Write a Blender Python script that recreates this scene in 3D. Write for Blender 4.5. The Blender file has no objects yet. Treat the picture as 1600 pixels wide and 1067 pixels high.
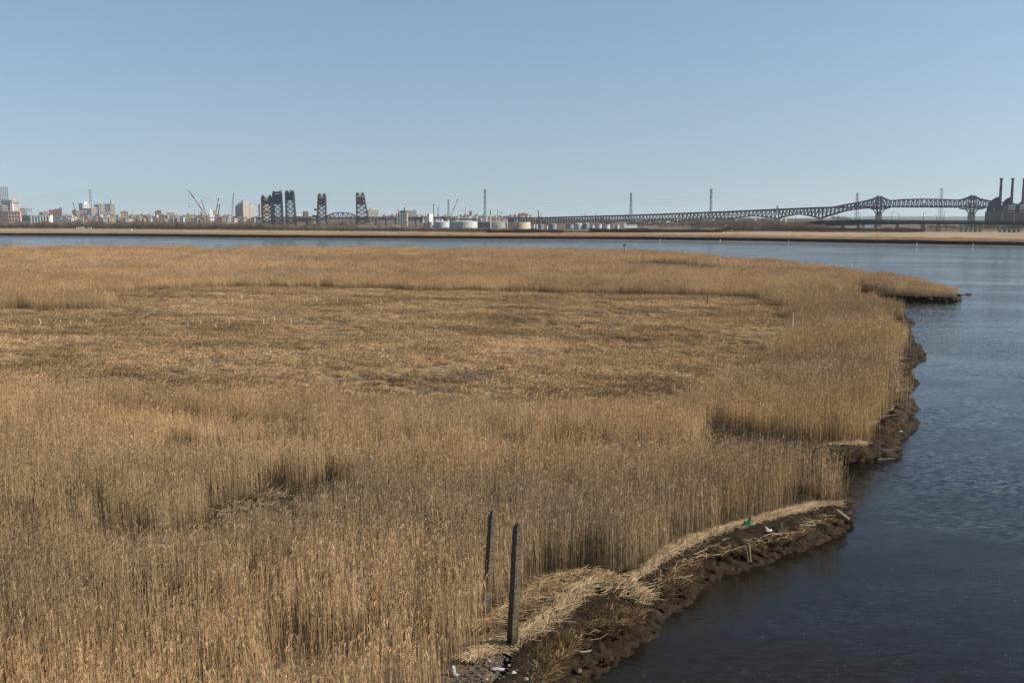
import bpy, math, random
import numpy as np
from mathutils import Vector, noise

random.seed(7)
RNG = np.random.default_rng(7)
R = math.radians
sc = bpy.context.scene
COL = sc.collection

# ------------------------------------------------------------------ camera, sky, sun, exposure
F = 1555.6            # focal length in the photograph's pixels (35 mm lens)
PITCH = R(7.0)
CZ = 15.9             # camera height above the water
cam_d = bpy.data.cameras.new('camera')
cam_d.lens = 35; cam_d.sensor_width = 36; cam_d.clip_end = 40000; cam_d.clip_start = 0.5
cam = bpy.data.objects.new('camera', cam_d); COL.objects.link(cam)
cam.location = (0, 0, CZ); cam.rotation_euler = (math.pi/2 - PITCH, 0, 0)
sc.camera = cam

SUN_AZ, SUN_EL = R(95), R(33)      # azimuth clockwise from the view direction
wd = bpy.data.worlds.new('World'); sc.world = wd; wd.use_nodes = True
wn = wd.node_tree; bg = wn.nodes['Background']
sky = wn.nodes.new('ShaderNodeTexSky'); sky.sky_type = 'NISHITA'; sky.sun_disc = False
sky.sun_elevation = SUN_EL; sky.sun_rotation = SUN_AZ
sky.altitude = 0; sky.air_density = 1.0; sky.dust_density = 1.1; sky.ozone_density = 3.0
_tc = wn.nodes.new('ShaderNodeTexCoord'); _sx = wn.nodes.new('ShaderNodeSeparateXYZ'); _cx = wn.nodes.new('ShaderNodeCombineXYZ')
_ab = wn.nodes.new('ShaderNodeMath'); _ab.operation = 'ABSOLUTE'
_ma = wn.nodes.new('ShaderNodeMath'); _ma.operation = 'MULTIPLY_ADD'; _ma.inputs[1].default_value = .95; _ma.inputs[2].default_value = .085
_nv = wn.nodes.new('ShaderNodeVectorMath'); _nv.operation = 'NORMALIZE'
wn.links.new(_tc.outputs['Generated'], _sx.inputs[0]); wn.links.new(_sx.outputs[0], _cx.inputs[0]); wn.links.new(_sx.outputs[1], _cx.inputs[1])
wn.links.new(_sx.outputs[2], _ab.inputs[0]); wn.links.new(_ab.outputs[0], _ma.inputs[0]); wn.links.new(_ma.outputs[0], _cx.inputs[2])
wn.links.new(_cx.outputs[0], _nv.inputs[0]); wn.links.new(_nv.outputs[0], sky.inputs[0])
_hs = wn.nodes.new('ShaderNodeHueSaturation'); _hs.inputs['Saturation'].default_value = .80
wn.links.new(sky.outputs[0], _hs.inputs['Color']); 
_mx = wn.nodes.new('ShaderNodeMix'); _mx.data_type = 'RGBA'; _mx.blend_type = 'MULTIPLY'; _mx.inputs[0].default_value = 1; _mx.inputs[7].default_value = (.93, 1.03, 1.03, 1)
_rp = wn.nodes.new('ShaderNodeValToRGB'); _rp.color_ramp.elements[0].position = 0; _rp.color_ramp.elements[1].position = .30
_rp.color_ramp.elements[0].color = (1.02, .985, .93, 1); _rp.color_ramp.elements[1].color = (.90, 1.065, 1.08, 1)
wn.links.new(_ab.outputs[0], _rp.inputs[0]); wn.links.new(_rp.outputs[0], _mx.inputs[7])
wn.links.new(_hs.outputs[0], _mx.inputs[6]); wn.links.new(_mx.outputs[2], bg.inputs[0]); bg.inputs[1].default_value = 0.089
sun_d = bpy.data.lights.new('sun', 'SUN'); sun_d.energy = 4.6; sun_d.angle = R(0.55)
sun_d.color = (1.0, 0.91, 0.79)
sun = bpy.data.objects.new('sun', sun_d); COL.objects.link(sun)
SDIR = Vector((math.sin(SUN_AZ)*math.cos(SUN_EL), math.cos(SUN_AZ)*math.cos(SUN_EL), math.sin(SUN_EL)))
sun.rotation_euler = SDIR.to_track_quat('Z', 'Y').to_euler(); sun.location = (0, 0, 60)
sc.view_settings.view_transform = 'Standard'; sc.view_settings.look = 'None'
sc.view_settings.exposure = 0.58; sc.view_settings.gamma = 1.0; sc.view_settings.use_curve_mapping = False
sc.render.engine = 'CYCLES'
sc.cycles.max_bounces = 5; sc.cycles.diffuse_bounces = 3; sc.cycles.glossy_bounces = 2
sc.cycles.transmission_bounces = 2; sc.cycles.volume_bounces = 0

# ------------------------------------------------------------------ projection helpers (photograph pixel -> world point)
CP, SP = math.cos(PITCH), math.sin(PITCH)
def W(px, py, d):
    vy = F*CP + (533.5-py)*SP; vz = -F*SP + (533.5-py)*CP; t = d/vy
    return Vector(((px-800)*t, d, CZ + vz*t))
def G(px, py, z):
    vy = F*CP + (533.5-py)*SP; vz = -F*SP + (533.5-py)*CP; t = (z-CZ)/vz
    return Vector(((px-800)*t, vy*t, z))
def ZY(py, d): return W(800, py, d).z
def XP(px, d): return (px-800)/1567.0*d       # good near the horizon

# ------------------------------------------------------------------ materials
MATS = {}
def mat(name, c, rough=0.85, var=0.18, scale=1.0, metal=0.0, bump=0.0, spec=0.3):
    if name in MATS: return MATS[name]
    m = bpy.data.materials.new(name); m.use_nodes = True
    nt = m.node_tree; b = nt.nodes['Principled BSDF']
    tc = nt.nodes.new('ShaderNodeTexCoord')
    n = nt.nodes.new('ShaderNodeTexNoise'); n.inputs['Scale'].default_value = scale; n.inputs['Detail'].default_value = 5
    nt.links.new(tc.outputs['Object'], n.inputs['Vector'])
    r = nt.nodes.new('ShaderNodeValToRGB')
    r.color_ramp.elements[0].position = 0.3; r.color_ramp.elements[1].position = 0.7
    r.color_ramp.elements[0].color = tuple(max(0, x*(1-var)) for x in c) + (1,)
    r.color_ramp.elements[1].color = tuple(min(1, x*(1+var)) for x in c) + (1,)
    nt.links.new(n.outputs['Fac'], r.inputs[0]); nt.links.new(r.outputs[0], b.inputs['Base Color'])
    b.inputs['Roughness'].default_value = rough; b.inputs['Metallic'].default_value = metal
    b.inputs['Specular IOR Level'].default_value = spec
    if bump:
        bp = nt.nodes.new('ShaderNodeBump'); bp.inputs['Strength'].default_value = bump; bp.inputs['Distance'].default_value = 0.05
        nt.links.new(n.outputs['Fac'], bp.inputs['Height']); nt.links.new(bp.outputs[0], b.inputs['Normal'])
    MATS[name] = m
    return m

def mat_reed(name='reed_stalks', gain=1.12, trans=0.15, inst=True):
    m = bpy.data.materials.new(name); m.use_nodes = True
    nt = m.node_tree; nt.nodes.remove(nt.nodes['Principled BSDF']); out = nt.nodes['Material Output']
    a = nt.nodes.new('ShaderNodeAttribute'); a.attribute_name = 'col'
    t = nt.nodes.new('ShaderNodeAttribute'); t.attribute_name = 'tone'; t.attribute_type = 'INSTANCER'
    mx = nt.nodes.new('ShaderNodeMix'); mx.data_type = 'RGBA'; mx.blend_type = 'MULTIPLY'; mx.inputs[0].default_value = 1
    nt.links.new(a.outputs['Color'], mx.inputs[6]); mx.inputs[7].default_value = (1, 1, 1, 1)
    if inst: nt.links.new(t.outputs['Vector'], mx.inputs[7])
    g = nt.nodes.new('ShaderNodeMix'); g.data_type = 'RGBA'; g.blend_type = 'MULTIPLY'; g.inputs[0].default_value = 1
    g.inputs[7].default_value = (gain*1.13, gain*1.05, gain*.98, 1); nt.links.new(mx.outputs[2], g.inputs[6])
    d = nt.nodes.new('ShaderNodeBsdfDiffuse'); tr = nt.nodes.new('ShaderNodeBsdfTranslucent'); s = nt.nodes.new('ShaderNodeMixShader')
    nt.links.new(g.outputs[2], d.inputs[0]); nt.links.new(g.outputs[2], tr.inputs[0]); s.inputs[0].default_value = trans
    nt.links.new(d.outputs[0], s.inputs[1]); nt.links.new(tr.outputs[0], s.inputs[2]); nt.links.new(s.outputs[0], out.inputs[0])
    return m

# ------------------------------------------------------------------ mesh helpers
def link_mesh(name, verts, faces, material, parent=None, smooth=False, cols=None):
    me = bpy.data.meshes.new(name)
    me.from_pydata([tuple(v) for v in verts], [], [tuple(int(i) for i in f) for f in faces])
    if material: me.materials.append(material)
    if smooth: me.polygons.foreach_set('use_smooth', [True]*len(me.polygons))
    if cols is not None:
        at = me.color_attributes.new('col', 'FLOAT_COLOR', 'POINT')
        at.data.foreach_set('color', np.asarray(cols, dtype=np.float32).reshape(-1))
    o = bpy.data.objects.new(name, me); COL.objects.link(o)
    if parent: o.parent = parent
    return o

def np_mesh(name, verts, tris, cols=None, material=None):
    me = bpy.data.meshes.new(name)
    verts = np.asarray(verts, np.float32); tris = np.asarray(tris, np.int32)
    me.vertices.add(len(verts)); me.vertices.foreach_set('co', verts.reshape(-1))
    k = tris.shape[1]
    me.loops.add(tris.size); me.loops.foreach_set('vertex_index', tris.reshape(-1))
    me.polygons.add(len(tris)); me.polygons.foreach_set('loop_start', np.arange(0, tris.size, k, dtype=np.int32))
    me.update(calc_edges=True)
    if cols is not None:
        at = me.color_attributes.new('col', 'FLOAT_COLOR', 'POINT')
        at.data.foreach_set('color', np.asarray(cols, dtype=np.float32).reshape(-1))
    if material: me.materials.append(material)
    return me

class MB:
    def __init__(self): self.v = []; self.f = []
    def quad(self, a, b, c, d):
        n = len(self.v); self.v += [Vector(a), Vector(b), Vector(c), Vector(d)]; self.f.append((n, n+1, n+2, n+3)); return self
    def tri(self, a, b, c):
        n = len(self.v); self.v += [Vector(a), Vector(b), Vector(c)]; self.f.append((n, n+1, n+2)); return self
    def box(self, x0, y0, z0, x1, y1, z1, rot=0, org=(0, 0)):
        n = len(self.v)
        c, s = math.cos(rot), math.sin(rot)
        for z in (z0, z1):
            for x, y in ((x0, y0), (x1, y0), (x1, y1), (x0, y1)):
                self.v.append(Vector((org[0]+x*c-y*s, org[1]+x*s+y*c, z)))
        self.f += [(n, n+3, n+2, n+1), (n+4, n+5, n+6, n+7), (n, n+1, n+5, n+4), (n+1, n+2, n+6, n+5), (n+2, n+3, n+7, n+6), (n+3, n, n+4, n+7)]
        return self
    def bar(self, p, q, w, h=None):
        p, q = Vector(p), Vector(q); h = h or w
        d = q-p
        if d.length < 1e-6: return self
        d.normalize(); u = d.cross(Vector((0, 0, 1)))
        if u.length < 1e-3: u = Vector((1, 0, 0))
        u.normalize(); v = u.cross(d).normalized()
        n = len(self.v)
        for e in (p, q):
            for a, b in ((-1, -1), (1, -1), (1, 1), (-1, 1)): self.v.append(e + u*(a*w/2) + v*(b*h/2))
        self.f += [(n, n+1, n+2, n+3), (n+7, n+6, n+5, n+4), (n, n+4, n+5, n+1), (n+1, n+5, n+6, n+2), (n+2, n+6, n+7, n+3), (n+3, n+7, n+4, n)]
        return self
    def cyl(self, p, q, r0, r1=None, n=12, cap=True):
        p, q = Vector(p), Vector(q); r1 = r0 if r1 is None else r1
        d = (q-p).normalized(); u = d.cross(Vector((0, 0, 1)))
        if u.length < 1e-3: u = Vector((1, 0, 0))
        u.normalize(); v = u.cross(d); s = len(self.v)
        for e, r in ((p, r0), (q, r1)):
            for i in range(n):
                a = 2*math.pi*i/n; self.v.append(e + u*(r*math.cos(a)) + v*(r*math.sin(a)))
        for i in range(n):
            j = (i+1) % n; self.f.append((s+i, s+j, s+n+j, s+n+i))
        if cap: self.f += [tuple(s+i for i in range(n))[::-1], tuple(s+n+i for i in range(n))]
        return self
    def dome(self, c, r, h, n=12, m=3):
        s = len(self.v); c = Vector(c)
        for k in range(m):
            t = k/m*math.pi/2
            for i in range(n):
                a = 2*math.pi*i/n; self.v.append(c+Vector((r*math.cos(t)*math.cos(a), r*math.cos(t)*math.sin(a), h*math.sin(t))))
        self.v.append(c+Vector((0, 0, h)))
        for k in range(m-1):
            for i in range(n):
                j = (i+1) % n; self.f.append((s+k*n+i, s+k*n+j, s+(k+1)*n+j, s+(k+1)*n+i))
        for i in range(n): self.f.append((s+(m-1)*n+i, s+(m-1)*n+(i+1) % n, s+m*n))
        return self
    def prism(self, pts, y0, y1):     # polygon in x,z extruded along y
        n = len(pts); s = len(self.v)
        for y in (y0, y1):
            for x, z in pts: self.v.append(Vector((x, y, z)))
        self.f += [tuple(s+i for i in range(n)), tuple(s+n+i for i in range(n))[::-1]]
        for i in range(n):
            j = (i+1) % n; self.f.append((s+i, s+n+i, s+n+j, s+j))
        return self
    def rock(self, c, rx, ry, rz, seed=0, n=8, m=5):
        s = len(self.v); c = Vector(c)
        for k in range(m+1):
            t = -math.pi/2 + math.pi*k/m
            for i in range(n):
                a = 2*math.pi*i/n
                d = Vector((math.cos(t)*math.cos(a), math.cos(t)*math.sin(a), math.sin(t)))
                f = 1 + 0.35*noise.noise(d*1.7+Vector((seed*3.1, seed*1.7, 0)))
                self.v.append(c+Vector((d.x*rx*f, d.y*ry*f, d.z*rz*f)))
        for k in range(m):
            for i in range(n):
                j = (i+1) % n; self.f.append((s+k*n+i, s+k*n+j, s+(k+1)*n+j, s+(k+1)*n+i))
        return self
    def build(self, name, m, parent=None, off=None, smooth=False):
        off = Vector(off) if off is not None else (Vector(parent.location) if parent is not None and parent.get('_w') else Vector((0, 0, 0)))
        return link_mesh(name, [v-off for v in self.v], self.f, m, parent, smooth)

def tag(o, label=None, cat=None, group=None, kind=None):
    if label: o['label'] = label
    if cat: o['category'] = cat
    if group: o['group'] = group
    if kind: o['kind'] = kind
    return o
def thing(name, label, cat, loc=(0, 0, 0), rotz=0, group=None, world=False):
    o = bpy.data.objects.new(name, None); COL.objects.link(o)
    o.location = loc; o.rotation_euler = (0, 0, rotz); o.empty_display_size = 1
    if world: o['_w'] = 1      # parts are given in world coordinates
    return tag(o, label, cat, group)

def resample(pts, step):
    out = []
    for i in range(len(pts)-1):
        p0 = pts[max(0, i-1)]; p1 = pts[i]; p2 = pts[i+1]; p3 = pts[min(len(pts)-1, i+2)]
        n = max(1, int((p2-p1).length/step))
        for k in range(n):
            t = k/n
            out.append(0.5*((2*p1)+(p2-p0)*t+(2*p0-5*p1+4*p2-p3)*t*t+(-p0+3*p1-3*p2+p3)*t*t*t))
    out.append(pts[-1]); return out
def inside(poly, x, y):
    poly = np.asarray(poly); res = np.zeros(x.shape, bool)
    x1, y1 = poly[:, 0], poly[:, 1]; x2, y2 = np.roll(x1, -1), np.roll(y1, -1)
    for a, b, c, d in zip(x1, y1, x2, y2):
        if b == d: continue
        hit = ((b > y) != (d > y)) & (x < (c-a)*(y-b)/(d-b)+a); res ^= hit
    return res
def dist_line(poly, x, y, closed=True):
    poly = np.asarray(poly); best = np.full(x.shape, 1e9)
    n = len(poly)
    for i in range(n if closed else n-1):
        ax, ay = poly[i]; bx, by = poly[(i+1) % n]
        dx, dy = bx-ax, by-ay; L = dx*dx+dy*dy+1e-12
        t = np.clip(((x-ax)*dx+(y-ay)*dy)/L, 0, 1)
        best = np.minimum(best, (x-ax-t*dx)**2+(y-ay-t*dy)**2)
    return np.sqrt(best)
_P = RNG.integers(0, 1 << 16, 4096)
def vnoise(x, y, s=0):            # smooth value noise, numpy
    x = np.asarray(x, float)+s*17.3; y = np.asarray(y, float)+s*9.1
    xi = np.floor(x).astype(int); yi = np.floor(y).astype(int); fx = x-xi; fy = y-yi
    fx = fx*fx*(3-2*fx); fy = fy*fy*(3-2*fy)
    h = lambda a, b: _P[(_P[a & 4095]+b*31) & 4095]/65536.0
    return (h(xi, yi)*(1-fx)+h(xi+1, yi)*fx)*(1-fy)+(h(xi, yi+1)*(1-fx)+h(xi+1, yi+1)*fx)*fy
def fbm(x, y, s=0, o=3):
    r = 0; a = 0.5; t = 0
    for k in range(o): r = r+a*vnoise(x*2**k, y*2**k, s+k); t += a; a *= .5
    return r/t

# ------------------------------------------------------------------ the near marsh: outline from the photograph, laid on the ground plane
MZ = 0.9
edge = [  # (top edge of bank, water line) in pixels
 ((640,1190),(840,1190)),((800,1085),(900,1110)),((838,1050),(930,1066)),((852,1005),(985,1034)),((905,975),(1012,1012)),((945,952),(1040,995)),((985,930),(1046,968)),
 ((1000,905),(1085,948)),((1022,885),(1108,925)),((1050,865),(1128,908)),((1105,848),(1180,892)),((1160,842),(1214,880)),((1200,830),(1216,868)),((1228,822),(1262,860)),
 ((1275,803),(1305,843)),((1308,790),(1333,816)),((1314,781),(1330,792)),((1303,766),(1318,762)),((1264,761),(1280,754)),((1230,752),(1250,746)),
 ((1218,736),(1242,736)),((1240,716),(1262,726)),((1290,706),(1300,724)),((1345,699),(1352,716)),((1375,690),(1394,708)),((1376,672),(1396,688)),((1392,655),(1433,667)),((1398,640),(1418,645)),
 ((1404,629),(1432,635)),((1396,608),(1409,614)),((1406,588),(1433,598)),((1404,562),(1417,578)),((1418,545),(1449,556)),((1412,532),(1426,528)),
 ((1398,508),(1426,512)),((1408,497),(1430,503)),((1392,489),(1411,491)),((1360,474),(1376,478)),((1325,458),(1338,463)),((1320,448),(1332,452)),((1350,455),(1352,461)),((1385,461),(1385,466)),
 ((1440,464),(1440,469)),((1486,464),(1490,470)),((1490,460),(1499,463))]
topl = [G(a[0], a[1], MZ).xy for a, b in edge]; watl = [G(b[0], b[1], 0).xy for a, b in edge]
def atd(px, d): return Vector(((px-800)/1560*d, d, 0))
back = [atd(1497,199), atd(1480,206), atd(1440,219), atd(1390,232)] + [G(x, y, MZ+3.0) for x, y in ((1350,421),(1250,406),(1170,399),(1150,401.5),(1100,394),(1030,390),(960,388),(900,385.5),(830,386.5),(760,384.5),(700,387),(660,385),(610,383),(560,385),(500,383.5),(420,382.5),(350,386),(320,387),(290,381.5),(230,382),(150,382),(140,383),(80,381.5),(0,381),(-200,381),(-500,381))]
for i, p in enumerate(back):
    topl.append(Vector((p.x, p.y))); watl.append(Vector((p.x+0.8, p.y+2.2)))
def pair_resample(a, b):
    A, B, i = [], [], 0
    for i in range(len(a)-1):
        d = (a[i].y+a[i+1].y)/2; L = max((a[i+1]-a[i]).length, (b[i+1]-b[i]).length)
        step = 0.10 if d < 48 else (0.25 if d < 90 else (0.6 if d < 200 else 4.0))
        n = max(1, int(L/step))
        for arr, o in ((a, A), (b, B)):
            p0 = arr[max(0, i-1)]; p1 = arr[i]; p2 = arr[i+1]; p3 = arr[min(len(arr)-1, i+2)]
            for k in range(n):
                t = k/n
                o.append(0.5*((2*p1)+(p2-p0)*t+(2*p0-5*p1+4*p2-p3)*t*t+(-p0+3*p1-3*p2+p3)*t*t*t))
    A.append(a[-1]); B.append(b[-1]); return A, B
TA, TB = pair_resample(topl, watl)
coarse = resample(topl, 1e9)
marsh = [(p.x, p.y) for p in [TA[i] for i in range(0, len(TA), 6)]] + [(-420, 300), (-60, 12), (-6, 12)]
marsh = np.array(marsh)
def gp(pts, z=MZ): return np.array([(G(x, y, z).x, G(x, y, z).y) for x, y in pts])

# reed base line on the water side of the near point (above which wrack and bare mud begin)
reed_line = gp([(560,1190),(640,1110),(705,1062),(742,1012),(752,985),(775,960),(820,925),(860,900),(905,893),(960,908),(985,908),(1003,888),(1060,851),(1130,826),(1200,806),(1262,790),(1316,783),(1330,760),(1400,700),(2200,700),(2200,1190)])
# flattened (cut) marsh in the middle
TZ = MZ + 2.7
clear_far = [(G(x, y, MZ).x, G(x, y, MZ).y) for x, y in ((-300,462),(0,470),(60,468),(180,458),(300,450),(420,448),(560,451),(700,455),(860,458),(1000,461),(1100,462),(1180,467),(1225,480),(1240,497))]
clear_near = [(G(x, y, TZ).x, G(x, y, TZ).y) for x, y in ((1205,520),(1150,548),(1085,566),(1060,590),(1000,598),(860,603),(700,602),(560,601),(420,596),(300,590),(180,580),(80,573),(0,570),(-300,568))]
clearing = np.array(clear_far + clear_near)
# tongue of standing reeds on the left inside the clearing
tongue = gp([(-300,486),(0,487),(80,486),(150,484),(185,480),(150,474),(60,472),(0,474),(-300,474)])

# gaps between the stands: (lip polyline in px at reed-top height, width in metres behind it)
gaps = [
 ([(860,668),(940,674),(1020,677),(1100,676)], 5.5),
 ([(560,672),(640,660),(720,664),(800,664),(860,668)], 3.2),
 ([(795,668),(812,668)], 4.5),
 ([(60,600),(140,607),(240,622),(330,634),(400,640)], 4.5),
 ([(270,672),(340,668),(420,664)], 4.5),
 ([(120,800),(160,812),(210,818),(250,806)], 3.2),
 ([(440,417),(520,420),(600,421)], 15),
 ([(640,424),(660,424)], 14), ([(820,419),(920,426),(1010,425)], 16), ([(700,423),(800,425)], 10),
 ([(1030,404),(1050,409),(1080,413)], 32), ([(1080,414),(1130,416)], 13),
 ([(730,452),(745,451)], 14), ([(860,459),(882,459)], 11), ([(15,460),(30,460)], 5),
 ([(0,406),(60,400),(110,396)], 12), ([(-50,442),(60,436)], 6),
 ([(1312,446),(1350,451),(1400,456)], 9), ([(1110,426),(1240,432),(1330,447)], 5),
 ([(180,405),(420,403),(640,405)], 8), ([(500,395),(760,397),(960,400)], 10),
]
gap_world = []
for pts, w in gaps:
    g = [G(x, y, TZ) for x, y in pts]
    gap_world.append((np.array([(p.x, p.y+w/2) for p in g]), w/2))
hollow = np.array([(G(x, y, z).x, G(x, y, z).y) for x, y, z in ((1096,676,3.5),(1150,684,3.45),(1210,697,3.3),(1260,709,3.05),(1300,718,2.75),(1345,724,2.7))] + [(G(x, y, MZ).x, G(x, y, MZ).y) for x, y in ((1400,715),(1300,704),(1230,692),(1170,682),(1120,671),(1100,660))])
pits = [(G(425, 812, MZ), 3.6, 5.6), (G(512, 770, MZ), 0.9, 2.0), (G(560, 1000, MZ), .25, .5)]

def reed_mask(x, y):
    m = inside(marsh, x, y)
    m &= dist_line(marsh, x, y) > (0.18 + 0.2*vnoise(x*.9, y*.9, 3) + np.where((y > 60) & (y < 170), 1.3*vnoise(x*.35, y*.35, 9), 0))
    near = y < 80
    k = np.where(near)[0]
    if len(k):
        m[k] &= ~inside(reed_line, x[k], y[k]) | (y[k] > 58)
    c = inside(clearing, x+2.2*(vnoise(x*.25, y*.25, 5)-.5)*2, y+5*(vnoise(x*.18, y*.18, 6)-.5)) & ~inside(tongue, x, y)
    m &= ~c
    for g, hw in gap_world[6:]:
        m &= dist_line(g, x, y, False) > hw*(0.55+0.9*vnoise(x*.35, y*.35, 8))
    m &= ~inside(hollow, x+.8*(vnoise(x*.8, y*.8, 41)-.5), y+1.4*(vnoise(x*.7, y*.7, 42)-.5))
    for p, rx, ry in pits:
        m &= ((x-p.x)/rx)**2+((y-p.y)/ry)**2 > 0.65+0.7*vnoise(x*.8, y*.8, 2)
    return m

# ------------------------------------------------------------------ ground sheet of the marsh
def grid(u0, u1, nu, d0, d1, nd):
    U = np.linspace(u0, u1, nu); D = d0*(d1/d0)**(np.arange(nd)/(nd-1))
    UU, DD = np.meshgrid(U, D); X = UU*DD; Y = DD
    idx = np.arange(nu*nd).reshape(nd, nu)
    q = np.stack([idx[:-1, :-1], idx[:-1, 1:], idx[1:, 1:], idx[1:, :-1]], -1).reshape(-1, 4)
    return X.reshape(-1), Y.reshape(-1), q
X, Y, Q = grid(-.72, .62, 330, 20, 470, 420)
ins = inside(marsh, X, Y); ds = dist_line(marsh, X, Y)*np.where(ins, 1, -1)
s = np.clip((ds-0.5)/1.0, 0, 1)
incl = inside(clearing, X, Y)
Z = -0.9+(MZ+0.9)*s*s*(3-2*s) + np.where(ds > 1.5, (fbm(X*.5, Y*.5, 1)-.5)*np.where(incl, .34, .12), 0) + np.where(incl, (fbm(X*1.9, Y*1.9, 4, 2)-.5)*.28, 0)
keep = (ds[Q].max(1) > -3.0); Q = Q[keep]
used = np.unique(Q); remap = -np.ones(len(X), int); remap[used] = np.arange(len(used))
me = np_mesh('marsh_ground', np.stack([X, Y, Z], 1)[used], remap[Q])
za = me.attributes.new('zone', 'FLOAT', 'POINT'); za.data.foreach_set('value', (incl.astype(np.float32)[used]))
mg = bpy.data.materials.new('marsh_soil'); mg.use_nodes = True
nt = mg.node_tree; b = nt.nodes['Principled BSDF']; b.inputs['Roughness'].default_value = .95; b.inputs['Specular IOR Level'].default_value = .1
tc = nt.nodes.new('ShaderNodeTexCoord')
def noi(nt, sc_, det, vec, rough=.6):
    n = nt.nodes.new('ShaderNodeTexNoise'); n.inputs['Scale'].default_value = sc_; n.inputs['Detail'].default_value = det
    n.inputs['Roughness'].default_value = rough
    nt.links.new(vec, n.inputs['Vector']); return n.outputs['Fac']
def ramp(nt, fac, els):
    r = nt.nodes.new('ShaderNodeValToRGB'); cr = r.color_ramp
    while len(cr.elements) < len(els): cr.elements.new(.5)
    for e, (p, c) in zip(cr.elements, els): e.position = p; e.color = tuple(c)+(1,)
    nt.links.new(fac, r.inputs[0]); return r.outputs[0]
def mixc(nt, a, b_, f, mode='MIX'):
    m = nt.nodes.new('ShaderNodeMix'); m.data_type = 'RGBA'; m.blend_type = mode
    if isinstance(f, float): m.inputs[0].default_value = f
    else: nt.links.new(f, m.inputs[0])
    nt.links.new(a, m.inputs[6]); nt.links.new(b_, m.inputs[7]); return m.outputs[2]
o_ = tc.outputs['Object']
straw = ramp(nt, noi(nt, 1.1, 9, o_, .75), [(.3, (.085,.06,.037)), (.47, (.19,.137,.08)), (.68, (.33,.25,.15))])
mudp = ramp(nt, noi(nt, .09, 8, o_, .7), [(.40, (0,0,0)), (.50, (1,1,1))])
darkc = ramp(nt, noi(nt, 2.2, 6, o_), [(.35, (.06,.042,.027)), (.65, (.14,.10,.062))])
_za = nt.nodes.new('ShaderNodeAttribute'); _za.attribute_name = 'zone'
litter = ramp(nt, noi(nt, 4.0, 8, o_, .75), [(.3, (.030,.021,.014)), (.5, (.085,.062,.040)), (.72, (.21,.155,.095))])
nt.links.new(mixc(nt, litter, mixc(nt, darkc, straw, mudp), _za.outputs['Fac']), b.inputs['Base Color'])
bp = nt.nodes.new('ShaderNodeBump'); bp.inputs['Strength'].default_value = .8; bp.inputs['Distance'].default_value = .15
nt.links.new(noi(nt, 3.0, 8, o_), bp.inputs['Height']); nt.links.new(bp.outputs[0], b.inputs['Normal'])
me.materials.append(mg)
o = bpy.data.objects.new('marsh_ground', me); COL.objects.link(o); tag(o, 'flat brown marsh ground under the reeds', None, None, 'structure')

# ------------------------------------------------------------------ mud bank: profile swept along the shore
NC = 26
bv = []; nS = len(TA)
for i in range(nS):
    a, w_ = TA[i], TB[i]; j0, j1 = max(0, i-2), min(nS-1, i+2)
    tg = (TA[j1]-TA[j0]); tg = tg.normalized() if tg.length > 1e-6 else Vector((0, 1))
    nrm = Vector((tg.y, -tg.x))                  # outward (water side) when walking away from camera with water on the right
    full = (w_-a); far = a.y > 200
    for k in range(NC):
        t = k/(NC-1)
        if t < .3:   u = t/.3; p = a - nrm*1.2*(1-u); z = MZ+0.012+.05*math.sin(u*3.1)
        elif t < .62:
            u = (t-.3)/.32; p = a + full*(0.40*u**.8); z = MZ*(1-u)+.16*u + .05*math.sin(u*3.14)
        else:
            u = (t-.62)/.38; p = a + full*(0.40+0.9*u); z = .16*(1-u) - .5*u**1.6 + .10*math.sin(u*3.14)
        q = Vector((p.x, p.y, z))
        if not far:
            amp = min(1, t/.3)
            n1 = noise.noise(q*1.3)*.22 + noise.noise(q*3.6+Vector((5, 0, 0)))*.15 + noise.noise(q*9)*.07
            n2 = noise.noise(q*2.1+Vector((0, 9, 0)))*.20 + noise.noise(q*7+Vector((3, 3, 0)))*.07
            side = nrm if .25 < t < .9 else Vector((0, 0))
            sc_n = 1 if a.y < 60 else 1.6
            q += Vector((side.x*n1*amp*1.1*sc_n, side.y*n1*amp*1.1*sc_n, n2*amp*.55))
            if t < .12: q.z = max(q.z, MZ+.01) if t > .05 else MZ-.2
        bv.append(q)
bf = [(i*NC+k, i*NC+k+1, (i+1)*NC+k+1, (i+1)*NC+k) for i in range(nS-1) for k in range(NC-1)]
mm = bpy.data.materials.new('wet_mud'); mm.use_nodes = True; nt = mm.node_tree; b = nt.nodes['Principled BSDF']
tc = nt.nodes.new('ShaderNodeTexCoord'); o_ = tc.outputs['Object']
c1 = ramp(nt, noi(nt, 3.0, 9, o_, .7), [(.3, (.009,.006,.0035)), (.55, (.032,.021,.012)), (.75, (.065,.043,.026))])
nt.links.new(c1, b.inputs['Base Color'])
rr = ramp(nt, noi(nt, .8, 4, o_), [(.4, (.55,)*3), (.65, (.95,)*3)]); nt.links.new(rr, b.inputs['Roughness'])
b.inputs['Specular IOR Level'].default_value = .07
bp = nt.nodes.new('ShaderNodeBump'); bp.inputs['Strength'].default_value = .9; bp.inputs['Distance'].default_value = .08
nt.links.new(noi(nt, 9.0, 8, o_, .7), bp.inputs['Height']); nt.links.new(bp.outputs[0], b.inputs['Normal'])
o = link_mesh('mud_bank', bv, bf, mm); tag(o, 'dark lumpy mud bank along the water edge of the marsh', None, None, 'structure')

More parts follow.
